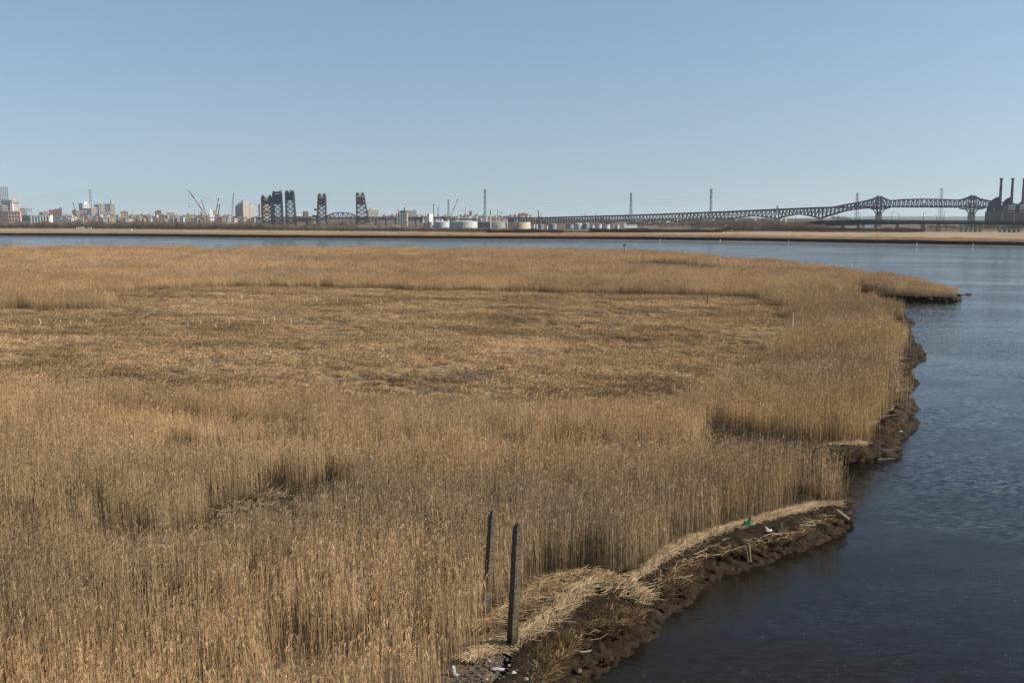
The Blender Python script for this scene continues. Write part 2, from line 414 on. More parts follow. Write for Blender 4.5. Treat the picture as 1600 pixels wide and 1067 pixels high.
# clumps of eroded peat that make the bank ragged
cl_ = MB(); g = random.Random(77); i = 0
while i < nS-1:
    a, w_ = TA[i], TB[i]
    if a.y > 235 : break
    full = w_-a; near = a.y < 62
    for _ in range(2):
        u = g.uniform(-.12, .80) if near else g.uniform(-.1, .8); r_ = g.uniform(.16, .46 if u < .6 else .36)*(1 if near else 1.7)
        z = MZ*.93*(1-max(0, u)/.62)*g.uniform(.75, 1.02) if u < .55 else g.uniform(-.02, .08)
        cl_.rock((a.x+full.x*u, a.y+full.y*u, z-r_*(.42 if near else .25)), r_*g.uniform(.9, 1.9), r_*g.uniform(.8, 1.3), r_*g.uniform(.5, .9), i*3+_, 12 if near else 8, 8 if near else 4)
    i += 2 if near else 1
for v in cl_.v: v += Vector((noise.noise(v*4.5), noise.noise(v*4.5+Vector((9, 0, 0))), noise.noise(v*4.5+Vector((0, 9, 0)))))*.16+Vector((noise.noise(v*13), noise.noise(v*13+Vector((9, 0, 0))), noise.noise(v*13+Vector((0, 9, 0)))))*.05
o = cl_.build('mud_clumps', mm, smooth=True); tag(o, 'dark eroded peat clumps along the bank', None, None, 'stuff'); print('clumps', len(cl_.f))

# ------------------------------------------------------------------ water
WAVE = .42
mw = bpy.data.materials.new('river_water'); mw.use_nodes = True; nt = mw.node_tree; b = nt.nodes['Principled BSDF']
tc = nt.nodes.new('ShaderNodeTexCoord'); o_ = tc.outputs['Object']
b.inputs['Base Color'].default_value = (.011, .0088, .0055, 1); b.inputs['Specular IOR Level'].default_value = .25; b.inputs['Roughness'].default_value = .1; b.inputs['IOR'].default_value = 1.333
mp = nt.nodes.new('ShaderNodeMapping'); mp.inputs['Rotation'].default_value = (0, 0, R(-28)); mp.inputs['Scale'].default_value = (1.0, 2.4, 1)
nt.links.new(o_, mp.inputs[0])
def ncol(sc_, det, vec):
    n = nt.nodes.new('ShaderNodeTexNoise'); n.inputs['Scale'].default_value = sc_; n.inputs['Detail'].default_value = det; n.inputs['Roughness'].default_value = .6
    nt.links.new(vec, n.inputs['Vector'])
    v = nt.nodes.new('ShaderNodeVectorMath'); v.operation = 'SUBTRACT'; v.inputs[1].default_value = (.5, .5, .5); nt.links.new(n.outputs['Color'], v.inputs[0]); return v.outputs[0]
def vop(op, a, b_=None, k=None):
    v = nt.nodes.new('ShaderNodeVectorMath'); v.operation = op; nt.links.new(a, v.inputs[0])
    if b_ is not None: nt.links.new(b_, v.inputs[1])
    if k is not None: v.inputs[1].default_value = k
    return v.outputs[0]
st = ramp(nt, noi(nt, .018, 5, mp.outputs[0], .6), [(.38, (.22,)*3), (.60, (1.35,)*3)])
_sy = nt.nodes.new('ShaderNodeSeparateXYZ'); nt.links.new(o_, _sy.inputs[0])
_mr = nt.nodes.new('ShaderNodeMapRange'); _mr.inputs[1].default_value = 90; _mr.inputs[2].default_value = 480; _mr.inputs[3].default_value = 1.0; _mr.inputs[4].default_value = 2.0
nt.links.new(_sy.outputs[1], _mr.inputs[0]); st = vop('MULTIPLY', st, _mr.outputs[0])          # the open channel is windier than the sheltered near shore
w1 = vop('MULTIPLY', ncol(1.9, 4, mp.outputs[0]), k=(WAVE, WAVE*1.3, 0)); w2 = vop('MULTIPLY', ncol(.12, 2, mp.outputs[0]), k=(.07, .09, 0))
wsum = vop('ADD', vop('MULTIPLY', w1, st), w2)
nrm_ = vop('NORMALIZE', vop('ADD', wsum, k=(0, 0, 1))); nt.links.new(nrm_, b.inputs['Normal'])
o = link_mesh('river_water', [(-3000, -40, 0), (3000, -40, 0), (3000, 1400, 0), (-3000, 1400, 0)], [(0, 1, 2, 3)], mw)
tag(o, 'calm blue river water', None, None, 'structure')
o = link_mesh('river_bed', [(-3000, -40, -2), (3000, -40, -2), (3000, 1400, -2), (-3000, 1400, -2)], [(0, 1, 2, 3)], mm)
tag(o, 'river bed', None, None, 'structure')

# ------------------------------------------------------------------ geometry-nodes scattering for the uncountable plants
def src_collection(name, meshes):
    c = bpy.data.collections.new(name)
    for i, me in enumerate(meshes):
        ob = bpy.data.objects.new('%s_%02d' % (name, i), me); c.objects.link(ob)
    return c
def scatter(name, label, coll, nvar, pts, rot, scl, tone, material=None):
    n = len(pts); me = bpy.data.meshes.new(name); me.vertices.add(n)
    me.vertices.foreach_set('co', np.asarray(pts, np.float32).reshape(-1))
    for an, arr in (('rot', rot), ('scl', scl), ('tone', tone)):
        a = me.attributes.new(an, 'FLOAT_VECTOR', 'POINT'); a.data.foreach_set('vector', np.asarray(arr, np.float32).reshape(-1))
    a = me.attributes.new('pick', 'INT', 'POINT'); a.data.foreach_set('value', RNG.integers(0, nvar, n).astype(np.int32))
    ob = bpy.data.objects.new(name, me); COL.objects.link(ob)
    ng = bpy.data.node_groups.new(name+'_nodes', 'GeometryNodeTree')
    ng.interface.new_socket('Geometry', in_out='INPUT', socket_type='NodeSocketGeometry')
    ng.interface.new_socket('Geometry', in_out='OUTPUT', socket_type='NodeSocketGeometry')
    gi = ng.nodes.new('NodeGroupInput'); go = ng.nodes.new('NodeGroupOutput')
    iop = ng.nodes.new('GeometryNodeInstanceOnPoints'); ci = ng.nodes.new('GeometryNodeCollectionInfo')
    ci.inputs['Collection'].default_value = coll; ci.inputs['Separate Children'].default_value = True; ci.inputs['Reset Children'].default_value = True
    def na(nm, ty):
        x = ng.nodes.new('GeometryNodeInputNamedAttribute'); x.data_type = ty; x.inputs['Name'].default_value = nm
        return [s_ for s_ in x.outputs if s_.enabled][0]
    L = ng.links.new
    L(gi.outputs[0], iop.inputs['Points']); L(ci.outputs[0], iop.inputs['Instance']); iop.inputs['Pick Instance'].default_value = True
    L(na('pick', 'INT'), iop.inputs['Instance Index']); L(na('rot', 'FLOAT_VECTOR'), iop.inputs['Rotation']); L(na('scl', 'FLOAT_VECTOR'), iop.inputs['Scale'])
    L(iop.outputs[0], go.inputs[0])
    md = ob.modifiers.new('scatter', 'NODES'); md.node_group = ng
    return tag(ob, label, None, None, 'stuff')

M_REED = mat_reed()
def reed_patch(name, n, size, stem_r, leaf_w, plume_w, seed, sides=3):
    g = np.random.default_rng(seed); V, Tn, C = [], [], []
    for i in range(n):
        x, y = g.uniform(-size/2, size/2, 2) + g.normal(0, size*.10, 2)
        h = g.normal(2.62, .42); h = min(max(h, 1.5), 3.35); az = g.uniform(0, 2*math.pi); ln = abs(g.normal(0, .16))*h/3*(1 if g.uniform() > .06 else 4.5); h = h*(1 if g.uniform() > .05 else .6)
        top = np.array([x+ln*math.cos(az), y+ln*math.sin(az), h]); base = np.array([x, y, -.1]); midp = base*.5+top*.5; midp[:2] = base[:2]*.62+top[:2]*.38
        tone = g.uniform(.72, 1.2); grey = g.uniform(0, 1)
        cs = np.array([.40, .295, .165])*tone*(1-grey*.25)+np.array([.26, .235, .19])*grey*.25*tone
        n0 = len(V)
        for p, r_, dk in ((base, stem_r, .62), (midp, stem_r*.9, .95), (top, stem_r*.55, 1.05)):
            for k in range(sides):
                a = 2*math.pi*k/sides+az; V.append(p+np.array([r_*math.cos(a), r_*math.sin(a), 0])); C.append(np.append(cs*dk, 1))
        for s_ in range(2):
            for k in range(sides):
                a, b_ = n0+s_*sides+k, n0+s_*sides+(k+1) % sides; Tn += [(a, b_, b_+sides), (a, b_+sides, a+sides)]
        for l in range(g.integers(1, 4)):                 # withered leaves, folded close to the stalk
            t = g.uniform(.45, .95); p = base*(1-t)+top*t; a = g.uniform(0, 6.28); L = g.uniform(.18, .42); up = g.uniform(-.5, .9)
            d = np.array([math.cos(a)*L*.32, math.sin(a)*L*.32, L*(.55+.45*abs(up))]); sd = np.array([-math.sin(a), math.cos(a), 0])*leaf_w/2
            n0 = len(V); cl = cs*g.uniform(.85, 1.3)
            for q in (p-sd, p+sd, p+d*.6+sd*.8+[0, 0, .03], p+d*.6-sd*.8+[0, 0, .03], p+d): V.append(q); C.append(np.append(cl, 1))
            Tn += [(n0, n0+1, n0+2), (n0, n0+2, n0+3), (n0+3, n0+2, n0+4)]
        if g.uniform() < .72:                              # plume, nodding down-wind
            L = g.uniform(.17, .30); a = .25+g.normal(0, .5); cp = np.array([.43, .305, .18])*g.uniform(.65, 1.15)
            tip = top+np.array([math.cos(a)*L*.55, math.sin(a)*L*.55, L*.75]); mid = top*.5+tip*.5+np.array([-.02, 0, .04])
            for q in range(2):
                b2 = a+q*math.pi/2+.4; sd = np.array([math.cos(b2), math.sin(b2), .25])*plume_w/2
                n0 = len(V)
                for z_ in (top-[0, 0, .05], mid-sd, mid+sd, tip): V.append(z_); C.append(np.append(cp, 1))
                Tn += [(n0, n0+1, n0+2), (n0+1, n0+3, n0+2)]
    return np_mesh(name, V, Tn, C, M_REED)

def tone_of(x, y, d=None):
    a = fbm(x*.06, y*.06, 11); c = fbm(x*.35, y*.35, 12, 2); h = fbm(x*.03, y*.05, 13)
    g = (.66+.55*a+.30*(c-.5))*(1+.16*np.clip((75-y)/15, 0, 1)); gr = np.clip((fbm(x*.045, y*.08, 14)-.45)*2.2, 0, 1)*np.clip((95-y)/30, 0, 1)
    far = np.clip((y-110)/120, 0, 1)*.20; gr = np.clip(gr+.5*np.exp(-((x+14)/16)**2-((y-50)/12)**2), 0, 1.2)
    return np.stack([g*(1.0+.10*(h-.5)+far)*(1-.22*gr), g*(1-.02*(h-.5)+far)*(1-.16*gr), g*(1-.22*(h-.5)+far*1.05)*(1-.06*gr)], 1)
def lay(name, label, d0, d1, sp, patch, nvar):
    xs = np.arange(-.68*d1, .56*d1, sp); ys = np.arange(d0, d1, sp)
    X_, Y_ = np.meshgrid(xs, ys); X_ = X_.reshape(-1); Y_ = Y_.reshape(-1)
    X_ = X_+RNG.uniform(-.45, .45, len(X_))*sp; Y_ = Y_+RNG.uniform(-.45, .45, len(Y_))*sp
    k = (np.abs(X_) < .54*Y_+7) & (Y_ > d0) & (Y_ < d1); X_, Y_ = X_[k], Y_[k]
    k = reed_mask(X_, Y_); X_, Y_ = X_[k], Y_[k]
    # thin, storm-bent places
    th = fbm(X_*.07, Y_*.11, 21); k = RNG.uniform(0, 1, len(X_)) > np.clip((th-.60)*3.0, 0, .55)*(Y_ < 75); X_, Y_ = X_[k], Y_[k]
    h = .90+.22*(fbm(X_*.11, Y_*.11, 22)-.5)*2*.5+.12*(fbm(X_*.5, Y_*.5, 23, 2)-.5)*2*.6
    for g, hw in gap_world[:6]:
        dd = dist_line(g, X_, Y_, False)/(hw*(.7+.6*vnoise(X_*.35, Y_*.35, 8))); h = h*(1-.52*np.clip(1.5-dd, 0, 1))
    dc = dist_line(clearing, X_, Y_); px_c = 800+1560*X_/Y_
    lo = np.where(Y_ > 150, .80, np.where(px_c > 1000, .5, .84)); wd_ = np.where((px_c > 1050) & (Y_ < 200), 13, np.where(Y_ > 150, 5, 9)); h = h*(lo+(1-lo)*np.clip(dc/wd_, 0, 1))
    h = h*np.where((Y_ > 170) & (px_c > 1380), np.clip(1.12-(px_c-1380)/115*.62, .4, 1.1), 1)
    h = h*(.93+.30*(vnoise(X_*1.1, Y_*1.1, 25)-.5))
    n = len(X_)
    rot = np.stack([RNG.normal(0, .035, n), RNG.normal(0, .035, n), RNG.uniform(-.5, .5, n)+RNG.integers(0, 2, n)*0], 1)
    scl = np.stack([np.ones(n), np.ones(n), h], 1)
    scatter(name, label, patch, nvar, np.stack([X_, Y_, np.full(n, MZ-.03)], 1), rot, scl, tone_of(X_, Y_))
    print(name, n)
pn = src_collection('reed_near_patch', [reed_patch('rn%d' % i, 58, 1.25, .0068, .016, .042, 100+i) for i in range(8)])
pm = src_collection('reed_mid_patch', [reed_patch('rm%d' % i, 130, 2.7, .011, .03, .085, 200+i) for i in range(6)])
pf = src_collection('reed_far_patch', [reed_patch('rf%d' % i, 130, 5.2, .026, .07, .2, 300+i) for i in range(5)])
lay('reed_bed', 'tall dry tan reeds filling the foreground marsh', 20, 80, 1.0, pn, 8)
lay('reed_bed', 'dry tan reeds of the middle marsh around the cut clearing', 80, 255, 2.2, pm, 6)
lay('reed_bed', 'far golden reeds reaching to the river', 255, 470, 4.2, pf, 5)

# short cut stubble and tussocks in the clearing, flattened stalks in the pits
def tuft(name, n, size, h, w, seed, flat=.5, col=(.38, .285, .172)):
    g = np.random.default_rng(seed); V, Tn, C = [], [], []
    for i in range(n):
        r_ = size*math.sqrt(g.uniform())*.5; a0 = g.uniform(0, 6.28); p = np.array([r_*math.cos(a0), r_*math.sin(a0), g.uniform(0, h*.3)])
        a = g.uniform(0, 6.28); L = g.uniform(.4, 1.2)*h/ max(.25, (1-flat)); up = g.uniform(.05, 1-flat+.15)
        d = np.array([math.cos(a), math.sin(a), up]); d = d/np.linalg.norm(d)*L; sd = np.array([-math.sin(a), math.cos(a), .3])*w/2
        n0 = len(V); cl = np.append(np.array(col)*g.uniform(.5, 1.35), 1)
        for q in (p-sd, p+sd, p+d*.6+sd*.7, p+d+[0, 0, -.2*L*.4]): V.append(q); C.append(cl)
        Tn += [(n0, n0+1, n0+2), (n0, n0+2, n0+3)]
    return np_mesh(name, V, Tn, C, M_REED)
tc_ = src_collection('cut_tuft', [tuft('ct%d' % i, 150, 1.7, .26, .03, 400+i, .45) for i in range(6)])
n = 52000; D_ = np.sqrt(RNG.uniform(60**2, 235**2, n)); X_ = RNG.uniform(-.62, .40, n)*D_; Y_ = D_
k = inside(clearing, X_, Y_) & ~inside(tongue, X_, Y_); X_, Y_ = X_[k], Y_[k]
dn = fbm(X_*.09, Y_*.09, 31); k = (RNG.uniform(0, 1, len(X_)) < np.clip((dn-.30)*3.4, .24, .95)); X_, Y_ = X_[k], Y_[k]; n = len(X_)
print('tufts', n)
hh = .4+1.6*fbm(X_*.4, Y_*.4, 32, 2)*RNG.uniform(.5, 1.3, n); ss = RNG.uniform(.6, 1.3, n)
g_ = (.34+.95*fbm(X_*.10, Y_*.16, 33))*RNG.uniform(.8, 1.2, n)
scatter('marsh_stubble', 'flattened and cut tan reed stubble covering the clearing', tc_, 6, np.stack([X_, Y_, np.full(n, MZ)], 1), np.stack([np.zeros(n), np.zeros(n), RNG.uniform(0, 6.28, n)], 1), np.stack([ss, ss, hh], 1), np.stack([g_, g_*.98, g_*.95], 1))

# broken reeds lying in the hollow and gaps
lt = src_collection('litter_tuft', [tuft('lt%d' % i, 120, 1.2, .22, .012, 450+i, .7, (.30, .24, .155)) for i in range(4)])
PX, PY = [], []
for (p, rx, ry) in pits[:2]:
    m_ = 260 if rx > 2 else 25
    PX += list(p.x+RNG.normal(0, rx*.5, m_)); PY += list(p.y+RNG.normal(0, ry*.55, m_))
for g, hw in gap_world[:7]:
    for i in range(len(g)-1):
        L = np.linalg.norm(g[i+1]-g[i]); m_ = int(L*hw*3); t = RNG.uniform(0, 1, m_)
        PX += list(g[i, 0]+(g[i+1, 0]-g[i, 0])*t); PY += list(g[i, 1]+(g[i+1, 1]-g[i, 1])*t+RNG.uniform(-hw, hw, m_))
lo_, hi_ = hollow.min(0), hollow.max(0); hx = RNG.uniform(lo_[0], hi_[0], 2600); hy = RNG.uniform(lo_[1], hi_[1], 2600); k = inside(hollow, hx, hy) & inside(marsh, hx, hy)
PX += list(hx[k]); PY += list(hy[k])
PX, PY = np.array(PX), np.array(PY); n = len(PX); g_ = RNG.uniform(.35, .9, n)
scatter('fallen_reeds', 'fallen grey-brown reeds lying in the hollow between standing reeds', lt, 4, np.stack([PX, PY, np.full(n, MZ+.05)], 1), np.stack([np.zeros(n), np.zeros(n), RNG.uniform(0, 6.28, n)], 1), np.stack([np.ones(n)]*2+[RNG.uniform(.6, 1.8, n)], 1), np.stack([g_]*3, 1))

# ================================================================== far shore
def gg(pts, z): return [Vector((G(x, y, z).x, G(x, y, z).y)) for x, y in pts]
wl = gg([(-700,367),(-300,368),(0,368.8),(200,370),(400,372.2),(600,374),(800,375.5),(1000,377),(1200,379.8),(1400,383.4),(1600,386.5),(1900,391),(2500,402)], 0)
scx = [-700,-300,0,200,400,600,800,1000,1200,1400,1600,1900,2500]
mudw = [1,1,2,4,6,14,24,36,42,34,22,20,10]           # width of the tidal mud flat
WLs = resample(wl, 2.5)
fr = [0]; 
for i in range(1, len(WLs)): fr.append(fr[-1]+(WLs[i]-WLs[i-1]).length)
pxs = [800+1560*p.x/p.y for p in WLs]
mwid = np.interp(pxs, scx, mudw)
sv = []; PC = 9
for i, p in enumerate(WLs):
    w_ = mwid[i]; n1 = noise.noise(Vector((p.x*.02, p.y*.02, 0))); n2 = noise.noise(Vector((p.x*.15, p.y*.15, 3)))
    j = n2*1.5+n1*4
    for k, (dy, z) in enumerate(((-3, -.6), (0, 0.02), (w_*.6, .22), (w_, .4), (w_+.6+j*.2, .9), (w_+1.0+j*.35, 1.7), (w_+1.4+j*.5, 2.35), (w_+2.6+j*.5, 2.62), (w_+7+j*.5, 2.6))):
        sv.append(Vector((p.x, p.y+dy+(j*.4 if 0 < k < 4 else 0), z+(n2*.12 if k in (2, 3) else 0)+(noise.noise(Vector((p.x*.4, k*3, 1)))*.25 if 4 < k < 8 else 0))))
m_scarp = mat('near_black_scarp', (.020, .016, .011), .95, .5, .4, spec=.05)  # one near-black tone over the whole far bank face, below the golden marsh
m_flat = mat('brown_mud_flat', (.105, .075, .055), .8, .3, .15)
o = link_mesh('far_mud_flat', sv, [(i*PC+k, (i+1)*PC+k, (i+1)*PC+k+1, i*PC+k+1) for i in range(len(WLs)-1) for k in range(0, 3)], m_flat); tag(o, 'brown tidal mud flat at the foot of the far bank', None, None, 'structure')
o = link_mesh('far_bank', sv, [(i*PC+k, (i+1)*PC+k, (i+1)*PC+k+1, i*PC+k+1) for i in range(len(WLs)-1) for k in range(3, PC-1)], m_scarp); tag(o, 'near-black ragged bank on the far side of the river', None, None, 'structure')
# far land sheet
mf = bpy.data.materials.new('far_marsh_grass'); mf.use_nodes = True; nt = mf.node_tree; b = nt.nodes['Principled BSDF']; b.inputs['Roughness'].default_value = 1; b.inputs['Specular IOR Level'].default_value = 0
tc = nt.nodes.new('ShaderNodeTexCoord'); mp = nt.nodes.new('ShaderNodeMapping'); mp.inputs['Scale'].default_value = (.3, 1, 1); nt.links.new(tc.outputs['Object'], mp.inputs[0])
g1 = ramp(nt, noi(nt, .045, 8, mp.outputs[0], .7), [(.30, (.15,.11,.07)), (.5, (.30,.23,.155)), (.7, (.40,.32,.23))])
nt.links.new(g1, b.inputs['Base Color'])
lv = []
for i, p in enumerate(WLs):
    j = noise.noise(Vector((p.x*.15, p.y*.15, 3)))*1.5+noise.noise(Vector((p.x*.02, p.y*.02, 0)))*4
    y0 = p.y+mwid[i]+1.8+j*.5
    for t in (0, 6, 14, 30, 70, 140, 300, 900, 2500, 5500, 8400):
        lv.append(Vector((p.x*(1+t/p.y if t > 300 else 1), y0+t, 2.63+.25*noise.noise(Vector((p.x*.03, t*.05, 2))) if t else 2.60)))
o = link_mesh('far_marsh', lv, [(i*11+k, (i+1)*11+k, (i+1)*11+k+1, i*11+k+1) for i in range(len(WLs)-1) for k in range(10)], mf, smooth=True)
tag(o, 'flat golden marsh behind the far bank', None, None, 'structure')

# fringe of low reeds on the far bank
n = 5200; ii = RNG.integers(0, len(WLs), n); off = RNG.exponential(26, n)+2.2
P = np.array([[WLs[i].x+RNG.uniform(-1.5, 1.5), WLs[i].y+mwid[i]+o2, 2.55] for i, o2 in zip(ii, off)])
k = np.abs(P[:, 0]) < P[:, 1]*.58; P = P[k]; n = len(P); tn = .80+.5*fbm(P[:, 0]*.02, P[:, 1]*.02, 51)
pb = src_collection('bank_reed_patch', [reed_patch('rb%d' % i, 70, 6.0, .03, .08, .25, 350+i) for i in range(4)])
scatter('far_bank_reeds', 'low golden reeds along the top of the far bank', pb, 4, P, np.stack([np.zeros(n)]*3, 1), np.stack([np.ones(n)*1.1, np.ones(n), RNG.uniform(.28, .5, n)], 1), np.stack([tn, tn*.98, tn*.93], 1))

# hills behind
def ridge(name, label, prof, d0, d1, m, zb=2.2, dome=False):
    pts = [(px, y) for px, y in prof]; xs = np.linspace(prof[0][0], prof[-1][0], int((prof[-1][0]-prof[0][0])/5)+2)
    ys = np.interp(xs, [p[0] for p in pts], [p[1] for p in pts]); V = []; NN = 8
    for px, y in zip(xs, ys):
        zt = max(zb+.3, ZY(y, d1)+ (noise.noise(Vector((px*.09, d1, 0)))*d1*.0006))
        for k in range(NN):
            t = k/(NN-2) if k < NN-1 else 1.25
            d = d0+(d1-d0)*t; z = zb+(zt-zb)*(min(t, 1)**1.4) if k < NN-1 else zb-2
            V.append(Vector((XP(px, d), d, z)))
    o = link_mesh(name, V, [(i*NN+k, (i+1)*NN+k, (i+1)*NN+k+1, i*NN+k+1) for i in range(len(xs)-1) for k in range(NN-1)], m, smooth=True)
    return tag(o, label, None, None, 'structure')
m_hill = mat('town_hill_ground', (.115, .085, .068), 1, .45, .01, spec=0)
m_hill2 = mat('far_wooded_hill', (.085, .085, .09), 1, .3, .002, spec=0)
HILL = [(-200,342),(-40,341),(50,340),(64,335),(90,333),(105,337),(130,336),(180,336),(240,337),(300,337.5),(360,337.5),(420,338.5),(520,339),(600,339),(680,338.5),(760,338),(820,339),(870,341),(960,343)]
ridge('town_hill', 'low brown hill under the town', HILL, 2300, 3200, m_hill)
ridge('wooded_hill', 'brown wooded hill behind the long bridge', [(930,344),(990,342),(1060,341),(1130,340),(1200,341),(1270,342),(1330,343.5),(1400,345)], 2500, 3000, m_hill)
ridge('distant_hills', 'hazy blue hills on the horizon', [(1180,343),(1260,341),(1330,339.5),(1360,337.8),(1400,338.6),(1450,338.3),(1480,339),(1520,338.4),(1545,337.6),(1600,338),(1700,339),(1800,342)], 8800, 9800, m_hill2)
def hz(px, d):      # ground height of the town hill
    if d < 2300: return 2.6
    y = np.interp(px, [p[0] for p in HILL], [p[1] for p in HILL]); zt = max(2.5, ZY(y, 3200)); t = min(1, (d-2300)/900)
    return 2.2+(zt-2.2)*t**1.4

# ------------------------------------------------------------------ bare woods (uncountable) and single bare trees
def tree_parts(seed, h, spread, twigs, dens=1.0):
    g = random.Random(seed); tv = MB(); cv = MB()
    th = h*g.uniform(.30, .42); tv.cyl((0, 0, -.6), (0, 0, th), h*.028, h*.018, 5); tv.cyl((0, 0, th), (g.uniform(-.3, .3), 0, h*.85), h*.018, h*.004, 4)
    for i in range(g.randint(8, 11)):
        a = g.uniform(0, 6.28); z0 = g.uniform(.25, .75)*h; L = h*spread*g.uniform(.6, 1.1)*(1.15-z0/h)
        e = Vector((math.cos(a)*L, math.sin(a)*L, min(h*.98, z0+L*g.uniform(.7, 1.4)))); s0 = Vector((0, 0, z0))
        tv.bar(s0, e, h*.012)
        for j in range(3):
            q = s0.lerp(e, g.uniform(.4, .9)); tv.bar(q, q+Vector((g.uniform(-1, 1), g.uniform(-1, 1), g.uniform(.3, 1.2)))*h*.14, h*.007)
        for j in range(int(twigs*dens)):
            q = s0.lerp(e, g.uniform(.45, 1.05))+Vector((g.gauss(0, 1), g.gauss(0, 1), g.gauss(0, .8)))*h*.07
            dd = Vector((g.uniform(-1, 1), g.uniform(-1, 1), g.uniform(.1, 1.5))).normalized()*h*g.uniform(.04, .10)
            sd = dd.cross(Vector((g.uniform(-1, 1), g.uniform(-1, 1), g.uniform(-1, 1)))).normalized()*h*.0045
            cv.tri(q-sd, q+sd, q+dd)
    return tv, cv
def wood_mesh(name, seed, h, spread, twigs, c):
    tv, cv = tree_parts(seed, h, spread, twigs); V = tv.v+cv.v; n0 = len(tv.v)
    tri = []
    for f in tv.f:
        for k in range(1, len(f)-1): tri.append((f[0], f[k], f[k+1]))
    tri += [tuple(a+n0 for a in f) for f in cv.f]
    cols = [tuple(x*.8 for x in c)+(1,)]*n0+[tuple(c)+(1,)]*len(cv.v)
    return np_mesh(name, [tuple(v) for v in V], tri, cols, M_WOOD)
M_WOOD = mat_reed('bare_twigs', 1.0, .05)
woods = src_collection('bare_tree_patch', [wood_mesh('wt%d' % i, 500+i, 10, .42, 30, (.165, .135, .112)) for i in range(6)])
shrub = src_collection('shrub_patch', [wood_mesh('ws%d' % i, 540+i, 4, .8, 26, (.10, .075, .055)) for i in range(4)])
def wood(name, label, coll, nv, rows, tone=(1, 1, 1), hj=.25):
    P, S, Tt, Rr = [], [], [], []
    for px0, px1, base_y, top_y, step, depth, hb in rows:
        px = px0
        while px < px1:
            t = (px-px0)/max(1e-6, (px1-px0)); by = base_y[0]*(1-t)+base_y[1]*t; ty = top_y[0]*(1-t)+top_y[1]*t
            d0 = G(800, by, 2.6).y; d = d0+random.uniform(0, depth); H = (ZY(ty, d)-2.6)*random.uniform(1-hj, 1.08)
            H *= .72+.5*vnoise(px*.11, 0.3, 61)
            P.append((XP(px, d), d, 2.5)); s_ = max(.05, H/hb); w_ = s_*random.uniform(.9, 1.4) if hb > 5 else s_*1.3
            S.append((w_, w_, s_)); g_ = random.uniform(.6, 1.3); gr = random.uniform(-.08, .08); Tt.append((tone[0]*g_*(1+gr), tone[1]*g_, tone[2]*g_*(1-gr))); Rr.append((0, 0, random.uniform(0, 6.28)))
            px += step*random.uniform(.5, 1.5)
    scatter(name, label, coll, nv, P, Rr, S, Tt); print(name, len(P))
wood('bare_wood', 'leafless brown trees behind the far marsh below the town', woods, 6, [
 (-40, 130, (357,357), (345.5,346), .5, 120, 10), (130, 420, (357,360), (345.5,347), .5, 140, 10), (420, 560, (360,361.5), (351,353), .7, 120, 10),
 (560, 760, (361.5,363), (354,355), .7, 90, 10), (480, 560, (358,359), (346,347), 2.2, 60, 10), (640, 760, (357,357), (351,352), 1.8, 100, 10),
 (980, 1080, (356,356), (347,344.5), .7, 260, 10), (1080, 1270, (357,360), (342.5,345.5), .35, 320, 10), (1215, 1290, (361,362.5), (347,350), .6, 60, 10),
 (1090, 1200, (352,352), (340.5,340), .4, 500, 10), (1440, 1600, (361,362), (351,350), 2.0, 80, 10), (1300, 1330, (349,349), (338,337), 1.4, 200, 10), (1270, 1440, (361,363), (356,356), .8, 60, 10)])
wood('scrub_belt', 'dark leafless scrub along the edge of the far marsh', shrub, 4, [
 (-40, 420, (358,361), (352,354), .9, 60, 4), (420, 765, (361.5,364), (357,358.5), .8, 50, 4), (760, 880, (364.3,364.5), (358.2,359), .22, 30, 4), (880, 925, (364.3,364.3), (361,361.5), .5, 20, 4),
 (922, 1130, (363.8,363.8), (357.8,358.2), .2, 30, 4), (1130, 1290, (362.5,362.8), (355,356), .5, 60, 4), (1280, 1445, (363.3,363.8), (356,357.5), .5, 40, 4)], (.75, .72, .7), .12)
M_TRUNK = mat('bare_trunk', (.14, .11, .09), .95, .3, 2); M_TW = mat('bare_twig_crown', (.17, .125, .095), .95, .3, .5); M_TWD = mat('dark_twig_crown', (.07, .06, .045), .95, .3, .5)
tree_spec = [(1153,361,340.5,'broad brown bare tree at the edge of the far marsh right of the digger',M_TW),(1108,360,342,'bare tree with a rounded crown on the far shore left of the digger',M_TW),
 (1129,349,342.5,'small dark bare tree behind the digger on the far shore',M_TWD),(1310,350,334.5,'lone bare tree on the skyline behind the elevated road',M_TW),
 (28,357,343,'tall bare tree in the wood below the dark slab tower',M_TW),(100,357.5,344.5,'bare tree in the wood below the brick buildings on the hill',M_TW),(188,358,345,'dark bare tree in the wood right of the green road sign',M_TWD),
 (298,359,344,'pale slender bare tree at the marsh edge left of the cranes',M_TW),(388,360,341,'big bare tree in front of the stepped apartment tower',M_TW),(373,360,343.5,'bare tree between the cranes and the stepped apartment tower',M_TW),
 (447,361,350,'low bare tree in front of the tallest lift towers',M_TWD),(511,360,343.5,'bare tree in front of the left tower of the arched lift bridge',M_TW),(537,360,342.5,'bare tree in front of the arched lift span, left of its middle',M_TW),
 (549,361,344,'bare tree in front of the arched lift span, right of its middle',M_TW),(593,361.5,347,'slim bare tree right of the arched lift bridge',M_TW),(628,361,350,'bare tree at the foot of the concrete silos',M_TW),
 (776,362,352,'bare tree in front of the grey storage tanks, left of the orange-footed chimney',M_TW),(893,362,355,'brown bare tree in front of the small storage tanks',M_TW),(1050,358,345.5,'bare tree on the brown slope under the long bridge',M_TW),
 (1244,361.5,344,'bare tree left of where the elevated road starts',M_TW),(1262,362,345.5,'bare tree standing at the left end of the elevated road',M_TWD),(1456,361.8,352,'small bare tree under the elevated road between two piers',M_TW),(1548,362.5,351,'bare tree under the elevated road between the two wide piers',M_TW)]
